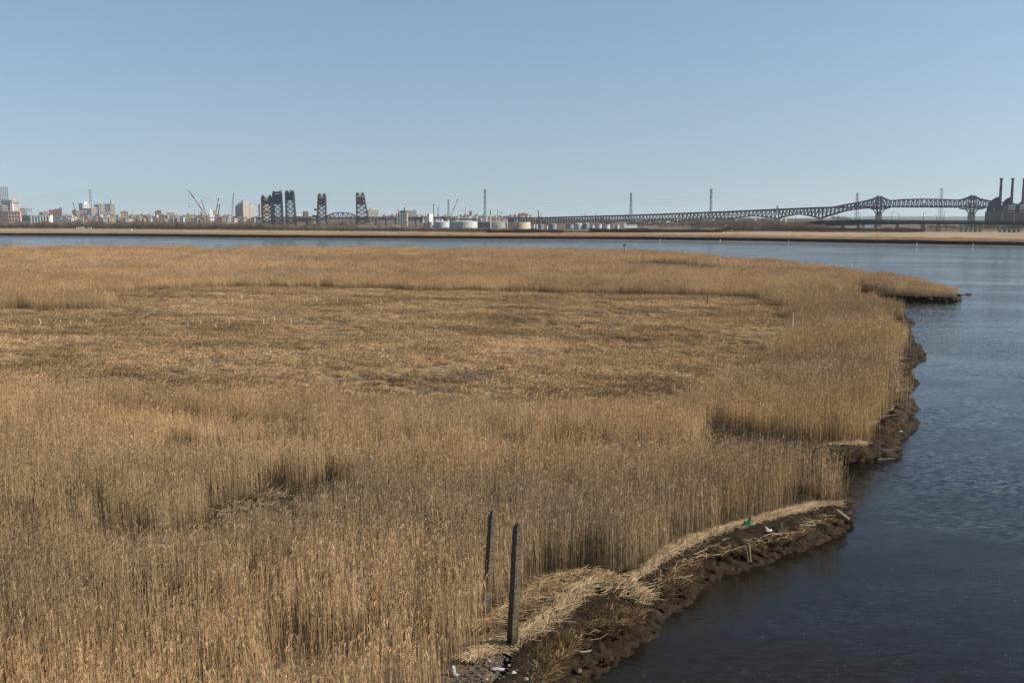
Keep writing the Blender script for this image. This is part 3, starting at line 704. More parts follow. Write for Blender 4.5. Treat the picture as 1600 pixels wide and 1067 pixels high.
for i, (px, by, ty, lab, mt) in enumerate(tree_spec):
    d = G(800, by, 2.6).y; h = ZY(ty, d)-2.6; tv, cv = tree_parts(900+i, h, .42, 60)
    t = thing('bare_tree', lab, 'tree', (XP(px, d), d, 2.6), 0, 'bare trees on the far shore')
    tv.build('trunk', M_TRUNK, t); cv.build('crown', mt, t)

# ------------------------------------------------------------------ buildings
PAL = {'cream': (.52,.45,.36), 'white': (.74,.73,.70), 'grey': (.30,.29,.28), 'dark': (.10,.11,.125), 'brick': (.27,.12,.08), 'beige': (.42,.36,.28), 'tan': (.45,.34,.23),
       'blue': (.14,.19,.25), 'teal': (.08,.33,.28), 'brown': (.16,.11,.085), 'roof': (.14,.12,.11), 'redroof': (.26,.10,.07), 'glass': (.035,.045,.055), 'concrete': (.34,.32,.29), 'pink': (.45,.28,.24), 'bluegrey': (.28,.33,.37)}
def PM(c, **k): return mat('paint_'+c, PAL[c], k.get('rough', .85), .14, .3)
M_WIN = mat('window_glass', (.035, .042, .05), .25, .3, .5, spec=.6)
def bld(name, label, cat, px0, px1, ytop, d, col, rot=32, k=.8, fl=5, co=5, group=None, roof=None, winh=.5, sides=True, zb=None, extra=None):
    rot_ = R(rot); S = (px1-px0)/1560*d; w = S/(math.cos(rot_)+k*math.sin(abs(rot_))); dp = w*k
    cx = XP((px0+px1)/2, d); zb = hz((px0+px1)/2, d) if zb is None else zb; h = ZY(ytop, d)-zb
    t = thing(name, label, cat, (cx, d+dp*.5, zb-3), rot_, group)
    H = h+3
    MB().box(-w/2, -dp/2, 0, w/2, dp/2, H).build('wall', PM(col), t)
    if roof == 'gable':
        r = MB(); rh = w*.42; r.prism([(-w/2-.3, H-.05), (w/2+.3, H-.05), (0, H+rh)], -dp/2-.3, dp/2+.3); r.build('roof', PM('roof'), t)
    else:
        e = .25; MB().box(-w/2-e, -dp/2-e, H+.01, w/2+e, dp/2+e, H+.9).build('roof', PM(roof or col), t)
    if fl and co:
        z0, z1 = 3+1.0, H-.5; m1 = MB()
        for i in range(fl):
            a = z0+(z1-z0)*(i+.25)/fl; b2 = a+(z1-z0)/fl*winh
            for j in range(co):
                x0 = -w/2+w*(j+.22)/co; x1 = x0+w*.56/co; m1.box(x0, -dp/2-.12, a, x1, -dp/2+.05, b2)
                if sides:
                    y0 = -dp/2+dp*(j+.22)/co; y1 = y0+dp*.56/co; m1.box(-w/2-.12, y0, a, -w/2+.05, y1, b2)
        tag(m1.build('window_rows', M_WIN, t), kind='stuff')
    if extra: extra(t, w, dp, H)
    return t
# left edge cluster
def glassface(t, w, dp, H):
    MB().box(-w*.35, -dp*.3, H+.9, w*.35, dp*.3, H+5).build('roof_plant', PM('bluegrey'), t)
bld('glass_tower', 'tall blue glass office tower with a pale face at the far left edge', 'tower', -8, 12.5, 292, 3600, 'bluegrey', 38, .9, 22, 6, extra=glassface, winh=.7)
def crown(t, w, dp, H): MB().box(-w/2-3, -dp/2-3, H-10, w/2+2, dp/2+2, H+1.2).build('overhanging_top', PM('dark'), t)
bld('slab_tower', 'dark office slab with an overhanging top floor at the far left', 'tower', 3, 19, 313.2, 3300, 'dark', 20, .6, 12, 4, extra=crown)
def corbel(t, w, dp, H):
    MB().box(-w/2-2, -dp/2-2.5, H-11, w/2+2, dp/2+2, H-1).build('corbelled_top', PM('cream'), t); MB().box(-w*.3, -dp*.3, H+.9, -w*.05, dp*.2, H+4).build('roof_hut', PM('white'), t)
bld('tower_block', 'cream windowless tower with a wider top right of the dark office slab', 'tower', 20, 30, 311.5, 3200, 'cream', 24, .5, 0, 0, extra=corbel)
bld('stair_tower', 'narrow white tower with a column of dark windows beside the cream tower', 'tower', 17, 21, 318, 3190, 'white', 10, .8, 9, 1)
bld('office_block', 'grey block with dark horizontal window bands at the far left edge', 'building', -6, 6.5, 320, 3000, 'grey', 18, .7, 6, 1, winh=.5)
bld('office_block', 'pale block beside the banded grey one at the far left', 'building', 6.5, 12, 321, 2980, 'beige', 22, .8, 6, 2)
bld('brick_building', 'low red brick building at the left frame edge', 'building', -8, 5, 331, 2750, 'brick', 20, .8, 3, 4)
bld('dark_building', 'low dark building at the left end of the shore', 'building', -2, 13, 330.5, 2700, 'brown', 20, .6, 3, 5)
bld('factory', 'low factory with two rows of big white framed windows below the cream tower', 'building', 12.5, 31, 330.5, 2600, 'pink', 14, .5, 3, 4, winh=.62)
bld('grey_building', 'hazy grey apartment building between the cream tower and the billboard', 'building', 30, 41, 325.5, 3400, 'grey', 25, .7, 6, 5)
bld('small_house', 'small cream house in front of the hazy grey apartment building', 'house', 31.5, 35, 332.5, 2850, 'cream', 25, .8, 2, 2, roof='gable')
bld('dark_warehouse', 'long dark warehouse left of the white arcaded building', 'warehouse', 30, 47, 337, 2650, 'dark', 12, .6, 1, 6)
# white arcaded building: bays with deep dark openings between white piers
d = 2550; t = thing('arcaded_building', 'white building with a row of six tall arched bays', 'building', (XP(63, d), d, 1), R(6)); w = 31/1560*d; H = ZY(337.2, d)-1
MB().box(-w/2, .8, 0, w/2, 14, H).build('wall', PM('white'), t); MB().box(-w/2-.4, -.6, H+.01, w/2+.4, 14.3, H+1).build('roof', PM('white'), t)
for i in range(7):
    x = -w*.42+i*w*.84/6.0; MB().box(x-1.4, -.6, 0, x+1.4, .78, H).build('pier', PM('white'), t)
for i in range(6):
    x = -w*.42+(i+.5)*w*.84/6.0; f = MB().box(x-2.2, .5, 3, x+2.2, .78, H-1.6).build('window', M_WIN, t); MB().box(x-2.2, .3, 8.2, x+2.2, .49, 8.7).build('window_bar', PM('white'), f)
bld('annex', 'plain pale annex at the left end of the white arcaded building', 'building', 46, 49.5, 335.6, 2560, 'cream', 14, .7, 2, 2)
bld('annex', 'plain pale annex at the right end of the white arcaded building', 'building', 78, 82, 335, 2600, 'beige', 14, .7, 3, 2)
d = 2850; t = thing('billboard', 'large white billboard on posts above the dark warehouse', 'billboard', (XP(46.2, d), d, hz(46, d))); zt = ZY(325.3, d)-t.location.z; zl = ZY(330.6, d)-t.location.z
MB().box(-11, 0, zl, 11, 1, zt).build('panel', mat('billboard_white', (.85,.85,.85), .6, .03, .1), t)
for x in (-7.5, -.5, 7): MB().box(x-.3, 1.1, -3, x+.3, 1.8, zt-1).build('post', PM('dark'), t)
bld('brick_building', 'dark brick building at the foot of the brick hillside cluster', 'building', 60.5, 67, 332, 3000, 'dark', 25, .8, 3, 3)
bld('brick_building', 'pinkish low building on the brick hillside cluster', 'building', 67, 75, 330.6, 3050, 'pink', 25, .8, 3, 4)
bld('brick_building', 'long red brick building climbing the hillside', 'building', 75, 86, 328.4, 3080, 'brick', 28, .8, 4, 5)
bld('brick_building', 'dark topped brick building below the brick tower', 'building', 84, 93, 327, 3120, 'brown', 25, .8, 4, 4)
bld('brick_tower', 'orange brick tower at the top of the hillside cluster', 'tower', 92, 97.2, 325, 3100, 'brick', 25, .9, 5, 2)
bld('brick_building', 'brick house row in front of the hillside cluster', 'building', 77, 95, 333.5, 2900, 'brown', 20, .5, 2, 7)
bld('dark_building', 'dark blue low building below the brick hillside cluster', 'building', 86, 94, 337.5, 2700, 'blue', 20, .6, 1, 4)
bld('beige_building', 'long beige building right of the brick hillside', 'building', 95, 112, 336, 2650, 'cream', 12, .5, 2, 6)
# second cluster
bld('brick_building', 'small brown building left of the domed tower cluster', 'building', 112, 119, 328.5, 3000, 'brown', 28, .8, 3, 3)
bld('tan_building', 'long tan building in front of the dark flat block', 'building', 118, 134, 329.5, 2950, 'tan', 20, .6, 3, 6)
bld('dark_tower', 'dark round-shouldered tower at the left of the second skyline cluster', 'tower', 123, 129, 318, 3500, 'dark', 30, .8, 8, 3)
def stepped(t, w, dp, H):
    MB().box(-w*.3, -dp*.3, H+.9, w*.15, dp*.4, H+9).build('upper_storey', PM('white'), t); MB().box(w*.2, -dp*.2, H+.9, w*.4, dp*.3, H+4).build('roof_hut', PM('brick'), t)
bld('white_tower', 'stepped white tower in the second skyline cluster', 'tower', 128, 141, 319, 3450, 'white', 30, .7, 6, 4, extra=stepped)
bld('dark_block', 'wide dark flat-roofed block in the second skyline cluster', 'building', 124, 142, 326, 3200, 'blue', 12, .5, 3, 8)
bld('round_building', 'pale cream block at the foot of the tallest lattice mast', 'building', 141, 152, 324.5, 3100, 'cream', 25, .8, 4, 4)
bld('dark_tower', 'narrow dark tower with two spires right of the lattice mast', 'tower', 147, 155, 320, 3300, 'dark', 25, .8, 8, 3,
    extra=lambda t, w, dp, H: [MB().cyl((x, 0, H), (x, 0, H+h_), 2.0, .3, 6).build('spire', PM('bluegrey'), t) for x, h_ in ((-5, 16), (4, 15))])
bld('apartment_block', 'pale grey apartment block left of the dark gap between twin towers', 'apartment block', 155, 164, 318.5, 3150, 'beige', 30, .8, 8, 4)
bld('dark_block', 'dark green glass block between the twin pale apartment blocks', 'building', 163, 172, 319, 3250, 'blue', 20, .6, 8, 3)
bld('apartment_block', 'beige apartment block with the round turret behind it', 'apartment block', 171, 180, 319.5, 3100, 'beige', 30, .8, 10, 5)
d = 3600; t = thing('round_turret', 'round blue-grey turret tower with a red beacon rising behind the beige apartment block', 'tower', (XP(175.3, d), d, 5)); zt = ZY(312.7, d)-5
MB().cyl((0, 0, 0), (0, 0, zt-8), 5, 5, 12).build('wall', PM('bluegrey'), t); MB().cyl((0, 0, zt-8), (0, 0, zt), 4, 3.4, 12).build('upper_storey', PM('bluegrey'), t); MB().cyl((0, 0, zt), (0, 0, zt+4), 1.3, .8, 8).build('beacon', PM('redroof'), t)
bld('brown_block', 'low brown block in front of the twin apartment blocks', 'building', 155, 174, 331.5, 2900, 'beige', 18, .5, 2, 7)
bld('brick_building', 'brick building with a peaked red roof right of the twin apartment blocks', 'building', 187, 200, 331, 3000, 'pink', 18, .6, 2, 5,
    extra=lambda t, w, dp, H: MB().prism([(-5, H+.9), (5, H+.9), (0, H+4)], -4, 4).build('gable', PM('redroof'), t))
bld('dark_building', 'dark hilltop building with a stepped roof', 'building', 241, 252, 330.5, 3150, 'brown', 25, .8, 3, 4, extra=lambda t, w, dp, H: MB().box(-w*.2, -4, H+.9, w*.4, 4, H+4).build('upper_storey', PM('dark'), t))
bld('beige_building', 'beige windowed building on the ridge between the hilltop building and the white gables', 'building', 259, 272, 332.5, 2900, 'beige', 20, .6, 3, 6)
bld('teal_building', 'turquoise low building left of the white gabled houses', 'building', 265, 268, 337.5, 2700, 'teal', 10, .6, 1, 2)
bld('teal_building', 'turquoise and white building under the white gabled houses', 'building', 283.5, 290, 341.6, 2500, 'teal', 10, .6, 1, 4)
bld('beige_building', 'beige flat building left of the cranes', 'building', 293, 304, 335, 2800, 'beige', 24, .6, 2, 5)
bld('small_tower', 'small dark tower left of the crane booms', 'tower', 313, 316.5, 332, 3000, 'blue', 25, .8, 3, 2)
bld('white_building', 'stepped white building among the crane booms', 'building', 325, 333, 333, 2650, 'white', 30, .8, 4, 3, extra=stepped)
bld('tan_building', 'tan block beside the red crane boom', 'building', 333.5, 338.5, 329.5, 2850, 'tan', 30, .8, 4, 3)
bld('white_building', 'low pair of white silos-like houses under the crane booms', 'building', 326, 335.5, 337.5, 2500, 'white', 25, .7, 2, 3)
# stepped apartment tower with dark and cream faces
for i, (a, b_, y, dd) in enumerate(((365, 373.5, 320.2, 0), (371, 379, 316.2, -6), (377, 391, 312.6, -12), (388, 396, 319.2, -4))):
    pass
d = 2900; t = thing('apartment_tower', 'tall stepped apartment tower with dark left faces and cream right faces right of the cranes', 'apartment block', (XP(380, d), d, hz(380, d)-3), 0)
for i, (a, b_, y, dy) in enumerate(((364.5, 373, 320.6, 22), (370, 379.5, 316.5, 12), (377, 390.5, 312.4, 0), (387.5, 396.2, 318.8, 8))):
    x0 = XP(a, d)-t.location.x; x1 = XP(b_, d)-t.location.x; S = x1-x0; w = S/(math.cos(R(35))+.9*math.sin(R(35))); H = ZY(y, d)-t.location.z
    v = MB().box(-w/2, -w*.45, 0, w/2, w*.45, H-3.5, R(35), ((x0+x1)/2, dy)).build('wing', PM('cream'), t)
    MB().box(-w*.35, -w*.3, H-3.45, w*.1, w*.3, H, R(35), ((x0+x1)/2, dy)).build('stair_head', PM('grey'), v)
    m1 = MB()
    for j in range(4): m1.box(-w/2+w*(j+.35)/4, -w*.45-.25, 4, -w/2+w*(j+.62)/4, -w*.45+.05, H-6, R(35), ((x0+x1)/2, dy))
    for j in range(3): m1.box(-w/2-.25, -w*.45+w*.9*(j+.3)/3, 4, -w/2+.05, -w*.45+w*.9*(j+.7)/3, H-6, R(35), ((x0+x1)/2, dy))
    tag(m1.build('window_rows', PM('grey'), v), kind='stuff')
bld('apartment_block', 'beige apartment block seen through the smallest lift bridge', 'apartment block', 403, 426.5, 319.5, 2800, 'cream', 30, .5, 0, 0,
    extra=lambda t, w, dp, H: [MB().box(-w/2+w*(j+.3)/5, -dp/2-.2, 3, -w/2+w*(j+.6)/5, -dp/2+.05, H-3).build('window_column', PM('grey'), t) for j in range(5)])
bld('white_building', 'low white roofed building right of the tallest lift tower', 'building', 462, 469.5, 334.5, 2900, 'white', 25, .7, 1, 3, roof='redroof')
bld('brick_row', 'long low brick row behind the bare trees between the lift bridges', 'building', 462, 483, 338.4, 2650, 'brick', 10, .4, 2, 9)
bld('dark_block', 'dark grey block between the two pairs of lift towers', 'building', 472.5, 481.5, 330.8, 3000, 'dark', 28, .8, 6, 5)
bld('hospital', 'wide beige building right of the arched lift bridge', 'building', 573, 591, 328.6, 2950, 'beige', 25, .5, 6, 8, extra=lambda t, w, dp, H: MB().box(-w*.3, -4, H+.9, -w*.1, 4, H+7).build('roof_plant', PM('tan'), t))
bld('wide_building', 'wide hazy beige building behind the concrete silos', 'building', 634, 650.5, 329.6, 3300, 'grey', 20, .5, 7, 9, extra=lambda t, w, dp, H: MB().box(w*.25, -4, H+.9, w*.45, 4, H+4).build('roof_plant', PM('grey'), t))
bld('cream_building', 'low cream building right of the wide hazy building', 'building', 650, 659, 335.3, 3000, 'cream', 20, .6, 3, 5)
bld('white_tower', 'square white tower block at the left end of the storage tanks', 'building', 667, 676.5, 335, 2100, 'white', 40, .9, 0, 0, zb=2.6)
bld('brick_church', 'dark brick church tower on the ridge behind the tanks', 'church', 733, 737.8, 330.5, 3100, 'brick', 25, .9, 2, 1, extra=lambda t, w, dp, H: MB().cyl((0, 0, H), (0, 0, H+6), 2.2, .4, 6).build('spire', PM('bluegrey'), t))
bld('brick_block', 'brick apartment block with a raised middle on the ridge left of the long bridge', 'building', 810, 825, 334.2, 3000, 'brick', 20, .5, 4, 7, extra=lambda t, w, dp, H: MB().box(-w*.12, -4, H+.9, w*.14, 4, H+3.4).build('roof_plant', PM('brick'), t))
bld('cream_church', 'small cream church with a pointed top left of the brick apartment block', 'church', 802.5, 806.5, 336, 3000, 'cream', 20, .8, 1, 1, extra=lambda t, w, dp, H: MB().cyl((0, 0, H), (0, 0, H+5), 2.2, .3, 6).build('spire', PM('grey'), t))
bld('depot', 'long low white depot under the rising bridge', 'warehouse', 974, 996, 352.6, 1480, 'white', 8, .4, 0, 0, zb=2.6, extra=lambda t, w, dp, H: MB().box(-w/2+.3, -dp/2, H+.9, -w/2+3, 0, H+3.2).build('stair_head', PM('white'), t))
bld('depot', 'long low pinkish shed left of the dark hedge under the bridge', 'warehouse', 1004, 1028, 354.6, 1480, 'pink', 8, .4, 0, 0, zb=2.6)
bld('white_house', 'white two-storey house on the slope under the long bridge', 'house', 1218, 1224.5, 339.5, 2300, 'white', 25, .8, 2, 2, zb=6)
bld('white_house', 'pale house right of the white house under the long bridge', 'house', 1225, 1230, 341, 2300, 'cream', 25, .8, 2, 2, zb=6)
bld('warehouse', 'long pale warehouse roof under the elevated road left of the main pier', 'warehouse', 1350, 1366, 350.8, 1500, 'bluegrey', 8, .5, 0, 0, zb=2.6)
bld('low_shed', 'low cream shed seen under the elevated road', 'warehouse', 1321, 1339, 356, 1200, 'cream', 6, .4, 1, 6, zb=2.6)
bld('low_shed', 'low tan shed with pink doors in front of the railway viaduct', 'warehouse', 570, 583, 350.2, 1750, 'tan', 8, .4, 1, 6, zb=2.6)
bld('low_shed', 'low pale shed left of the concrete silos', 'warehouse', 613, 625, 352.8, 1500, 'cream', 8, .4, 0, 0, zb=2.6)
bld('low_shed', 'small white shed at the foot of the lift bridges', 'warehouse', 404, 414, 351, 1500, 'white', 10, .5, 1, 3, zb=2.6)
bld('low_shed', 'small pale kiosk in front of the arched lift bridge', 'hut', 501, 508, 346.6, 1800, 'bluegrey', 10, .6, 1, 2, zb=2.6)

# the small houses of the town: each a thing with its own place
LM = [(97,'the brick tower'),(112,'the small brown building'),(143,'the tallest lattice mast'),(162,'the twin apartment blocks'),(187,'the peaked red roof'),(241,'the dark hilltop building'),(281,'the row of white gables'),(320,'the yellow crane'),(366,'the orange based crane'),(396,'the stepped apartment tower'),(430,'the lift towers'),(573,'the arched lift bridge'),(627,'the concrete silos'),(668,'the square white tower block'),(700,'the smaller lattice pylon'),(735,'the brick church tower'),(757,'the tall lattice pylon over the tanks'),(810,'the brick apartment block'),(1115,'the digger'),(1220,'the white two-storey house')]
used = {}
ORD = ['first', 'second', 'third', 'fourth', 'fifth', 'sixth', 'seventh', 'eighth', 'ninth', 'tenth', 'eleventh', 'twelfth']
hs = []
for (x0, x1, step, y0, y1, dA, dB) in ((100,190,3.3,338,344,2450,2600),(104,190,4.6,333,338,2750,2900),(190,300,3.3,339.5,344,2430,2600),(192,300,4.2,334.5,338,2800,3050),(300,362,3.6,338.5,343.5,2450,2650),(305,362,5,335.5,338,2850,3050),
     (368,404,4,338,342,2450,2650),(484,498,5,339,342,2500,2700),(600,618,4,336,338.5,2900,3100),(650,835,3.7,338,342,2500,2800),(660,835,5.5,336.2,339,2900,3100),(835,870,6,338.5,341,2900,3100),(1050,1190,6.5,341.5,345,2350,2650),(985,1050,7,343,346,2350,2600)):
    px = x0
    while px < x1:
        hs.append((px+random.uniform(-.8, .8), random.uniform(y0, y1), random.uniform(dA, dB))); px += step*random.uniform(.8, 1.3)
for gx in (271.5, 275.5, 279.5, 284.5, 289): hs.append((gx, 339.2, 2560))
hs.sort()
for px, y, d in hs:
    gabled = 270 < px < 291 and abs(d-2560) < 1 or random.random() < .4
    c = 'white' if (270 < px < 291 and abs(d-2560) < 1) else random.choice(['white', 'white', 'cream', 'beige', 'pink', 'brick', 'grey', 'brown', 'tan', 'grey', 'brown', 'dark'])
    lm = min(LM, key=lambda q: abs(q[0]-px)); side = 'left' if px < lm[0] else 'right'
    word = {'cream': 'cream', 'beige': 'beige', 'pink': 'pinkish', 'brick': 'red brick', 'grey': 'grey', 'brown': 'brown', 'tan': 'tan', 'white': 'white', 'dark': 'dark'}[c]
    dd_ = 'front' if d < 2700 else 'back'
    key = (word, gabled, dd_, lm[1], side); used.setdefault(key, []).append((px, y, d))
for (word, gabled, dd_, lm, side), L in used.items():
    L.sort(key=lambda q: q[0] if side == 'right' else -q[0])
    inv = {'pinkish': 'pink', 'red brick': 'brick'}
    for i, (px, y, d) in enumerate(L):
        n_ = 'only ' if len(L) == 1 else ORD[min(i, 11)]+' '
        lab = '%s%s %s %s house %s of %s' % (n_, dd_, word, 'gabled' if gabled else 'flat', side, lm)
        zb_ = 2.6 if px > 950 else None
        if px > 950: zb_ = max(2.6, 2.6+(ZY(342, d)-2.6)*.1)
        wd_ = random.uniform(3.2, 6.2)
        bld('town_house', lab, 'house', px-wd_/2, px+wd_/2, y, d, inv.get(word, word), random.uniform(12, 42), random.uniform(.6, 1.1), 2, 2, 'small houses of the far town', 'gable' if gabled else random.choice([None, 'roof', 'roof', 'white']), zb=zb_)

# industrial ground behind the marsh
iv = []
for px, by in [(-400,356.5),(0,356.5),(130,356.8),(420,359.5),(560,361),(765,363),(930,363.5),(1130,362),(1280,361.5),(1445,361.5),(1600,361),(1800,361),(2200,361)]:
    d = G(800, by, 2.75).y
    for dd in (d, d+200, 2000, 2700): iv.append(Vector((XP(px, dd), dd, 2.92)))
o = link_mesh('industrial_ground', iv, [(i*4+k, (i+1)*4+k, (i+1)*4+k+1, i*4+k+1) for i in range(12) for k in range(3)], mat('dull_ground', (.13, .105, .08), 1, .45, .02, spec=0))
tag(o, 'dull brown ground of the industrial shore', None, None, 'structure')

# ------------------------------------------------------------------ long cantilever highway bridge
M_STEEL = mat('dark_bridge_steel', (.035, .038, .042), .7, .3, .1); M_STEELB = mat('blue_grey_steel', (.10, .12, .14), .7, .2, .1); M_PIER = mat('bridge_pier_stone', (.16, .14, .125), .9, .2, .2)
BD = Vector((-.642, .767, 0)); BN = Vector((.767, .642, 0)); B0 = Vector((657.6, 1800, 0))
def BPx(s): p = B0+BD*s; return 800+1567*p.x/p.y
deckp = [(780,342.2),(800,341.4),(850,340.6),(900,339.2),(950,337.8),(1003,336.4),(1064,334),(1135,331.3),(1214,327.8),(1282,325),(1330,324.2),(1372,323.6),(1435,323.8),(1517,324.2),(1550,324.6),(1600,325.6)]
def dz(s): px = BPx(s); y = np.interp(px, [a for a, b in deckp], [b for a, b in deckp]); return ZY(y, (B0+BD*s).y)
def yz(s, y): return ZY(y, (B0+BD*s).y)
sky_t = thing('highway_bridge', 'long dark steel cantilever bridge with two peaked towers crossing the right skyline', 'bridge', (0, 0, 0))
piers = [-275, -168, 0, 118.5, 215.5, 339, 460, 574, 679, 786, 902, 1024, 1060]
def Q(s, z, side): p = B0+BD*s+BN*side; return Vector((p.x, p.y, z))
for i in range(len(piers)-1):
    a, b2 = piers[i], piers[i+1]; m1 = MB(); n_ = 8
    for k in range(n_):
        s0 = a+(b2-a)*k/n_; s1 = a+(b2-a)*(k+1)/n_; z0, z1 = dz(s0), dz(s1)
        m1.bar(Q(s0, z0, 0), Q(s1, z1, 0), 9.4, 1.7)
        for sd in (-4.6, 4.6): m1.bar(Q(s0, z0+1.3, sd), Q(s1, z1+1.3, sd), .4, .9)
    m1.build('deck', M_STEEL, sky_t)
def truss(spans, top, bot, npan, name_top, name_bot):
    for sd in (-5, 5):
        mt, mb_, mw = MB(), MB(), MB()
        N = npan
        s_ = [spans[0]+(spans[1]-spans[0])*k/N for k in range(N+1)]
        for k in range(N):
            mt.bar(Q(s_[k], top(s_[k]), sd), Q(s_[k+1], top(s_[k+1]), sd), 1.8); mb_.bar(Q(s_[k], bot(s_[k]), sd), Q(s_[k+1], bot(s_[k+1]), sd), 1.5)
            if (k < N/2): mw.bar(Q(s_[k], top(s_[k]), sd), Q(s_[k+1], bot(s_[k+1]), sd), 1.0)
            else: mw.bar(Q(s_[k], bot(s_[k]), sd), Q(s_[k+1], top(s_[k+1]), sd), 1.0)
        for k in range(N+1): mw.bar(Q(s_[k], top(s_[k]), sd), Q(s_[k], bot(s_[k]), sd), 1.3)
        mt.build(name_top, M_STEEL, sky_t); mb_.build(name_bot, M_STEEL, sky_t); tag(mw.build('web_bracing', M_STEEL, sky_t), kind='stuff')
def smooth(x): return x*x*(3-2*x)
pdep = {118.5: 16.2, 215.5: 13.6, 339: 12, 460: 13, 574: 12, 679: 10.5, 786: 9.5, 902: 8.5, 1024: 7, 1060: 4}
for i in range(3, len(piers)-1):
    a, b2 = piers[i], piers[i+1]; mid = min(8.2, (pdep[a]+pdep[b2])/2-.5 if i < 8 else (pdep[a]+pdep[b2])/2)
    f = lambda s, a=a, b2=b2, mid=mid: (lambda u: dz(s)-((pdep[a] if u < .5 else pdep[b2])*(abs(2*u-1)**1.5)+mid*(1-abs(2*u-1)**1.5))*(B0+BD*s).y/1560)((s-a)/(b2-a))
    truss((a, b2), lambda s: dz(s)-.8, f, 12, 'top_chord', 'bottom_chord')
    pr = MB(); h_ = f(a+.01)
    for sd in (-5, 5): pr.bar(Q(a, 1, sd), Q(a, h_, sd), 2.2)
    pr.bar(Q(a, h_-1, -5), Q(a, h_-1, 5), 1.6); pr.build('pier', M_PIER, sky_t)
# anchor arm: the truss passes from below the deck to above it
tp = [(1272,326.5),(1282,326.2),(1296,325),(1312,322),(1330,318.5),(1345,316),(1356,313.8),(1365,311),(1372.5,306.8),(1380,310.8),(1388,313.8),(1396,313.4),(1415,311.9),(1440,311.2),(1470,311.7),(1498,313.2),(1508,311),(1517.5,306),(1527,310.6),(1536,313),(1550,314.8),(1575,318),(1600,321)]
bt = [(1272,341),(1282,341),(1300,335.5),(1318,330),(1335,327),(1350,325.6),(1360,325.4)]
ft = lambda s: yz(s, np.interp(BPx(s), [a for a, b in tp], [b for a, b in tp]))
fb = lambda s: yz(s, np.interp(BPx(s), [a for a, b in bt], [b for a, b in bt]))
truss((0, 118.5), ft, fb, 14, 'top_chord', 'bottom_chord')
truss((-168, 0), ft, lambda s: dz(s), 20, 'top_chord', 'bottom_chord')
truss((-275, -168), ft, lambda s: dz(s), 13, 'top_chord', 'bottom_chord')
for s0 in (0, -168):
    m1 = MB(); zp = yz(s0, 334); zd = dz(s0)
    for sd in (-5, 5):
        m1.bar(Q(s0, zp, sd), Q(s0, ft(s0), sd), 2.2)
        for sg in (-1, 1):
            pts = [(0, zp), (4, zp+3.2), (8, zp+7.2), (13, zd-2.6), (19, zd-1.4)]
            for (u, z), (u2, z2) in zip(pts, pts[1:]): m1.bar(Q(s0+sg*u, z, sd), Q(s0+sg*u2, z2, sd), 1.5)
            m1.bar(Q(s0+sg*8, zp+7.2, sd), Q(s0+sg*8, zd, sd), 1.0); m1.bar(Q(s0+sg*8, zd, sd), Q(s0, zd-6, sd), .8)
            m1.bar(Q(s0, zd+4, sd), Q(s0+sg*8, zd+7.5, sd), .9); m1.bar(Q(s0, zd+7, sd), Q(s0+sg*8, zd+1, sd), .9)
    for z in (zp+.5, zd+7, ft(s0)-1): m1.bar(Q(s0, z, -5), Q(s0, z, 5), 1.2)
    m1.build('tower', M_STEEL, sky_t)
    for sd in (-5, 5):
        p = Q(s0, 0, sd); MB().box(-2.6, -2.2, 1, 2.6, 2.2, zp+.6, 0, (p.x, p.y)).build('pier', M_PIER, sky_t)
    MB().bar(Q(s0, ft(s0)+.4, -5), Q(s0, ft(s0)+2.2, -5), .8).build('beacon', mat('beacon_red', (.5, .08, .05), .5, .1, 1), sky_t)

# ------------------------------------------------------------------ elevated green road in front
M_GREEN = mat('dark_green_girder', (.028, .050, .043), .7, .25, .1); M_CONC = mat('pier_concrete', (.34, .31, .25), .9, .18, .2); M_ASPH = mat('deck_slab', (.09, .10, .10), .8, .2, .2)
vt = thing('elevated_road', 'dark green girder road on concrete piers at the right behind the marsh', 'viaduct', (0, 0, 0))
vp = [(1256,355,359,1260),(1268,350,356,1230),(1282,345.4,354.3,1200),(1320,344.2,352.6,1150),(1362,342.8,351.4,1110),(1400,343.8,351,1090),(1468,344.6,350.8,1060),(1530,345,351,1030),(1600,345.6,352,1000),(1700,346.5,353.5,960)]
for (a, ya, yb, da), (b2, yc, yd, db) in zip(vp, vp[1:]):
    z0, z1, z2, z3 = ZY(ya, da), ZY(yb, da), ZY(yc, db), ZY(yd, db); A_, B_ = XP(a, da), XP(b2, db)
    g_ = MB()
    for off in (0, 9, 18):
        v = [Vector((A_, da+off, z1+.1)), Vector((B_, db+off, z3+.1)), Vector((B_, db+off, z2-1.5)), Vector((A_, da+off, z0-1.5))]
        q = MB(); n0 = len(g_.v); g_.v += v+[x+Vector((0, .8, 0)) for x in v]; g_.f += [tuple(n0+i for i in f) for f in ((0,1,2,3),(7,6,5,4),(0,4,5,1),(3,2,6,7),(0,3,7,4),(1,5,6,2))]
    g_.build('girder', M_GREEN, vt)
    MB().bar((A_, da+9.5, z0-1.0), (B_, db+9.5, z2-1.0), 22, .7).build('deck_slab', M_ASPH, vt)
    for off in (-.8, 20.5): MB().bar((A_, da+off, z0-.3), (B_, db+off, z2-.3), .35, .8).build('parapet', M_GREEN, vt)
def vd(px): return np.interp(px, [q[0] for q in vp], [q[3] for q in vp]), np.interp(px, [q[0] for q in vp], [q[2] for q in vp])
for px, wpx in ((1318,4),(1342,3.2),(1369,3.4),(1403,3.8),(1443,5),(1467,4.6)):
    d, yb = vd(px); w = wpx/1560*d; z = ZY(yb, d)+.05
    MB().box(-w/2, .9, 2, w/2, 20, z, -math.atan((px-800)/1567)+R(3), (XP(px, d), d)).build('pier', M_CONC, vt)
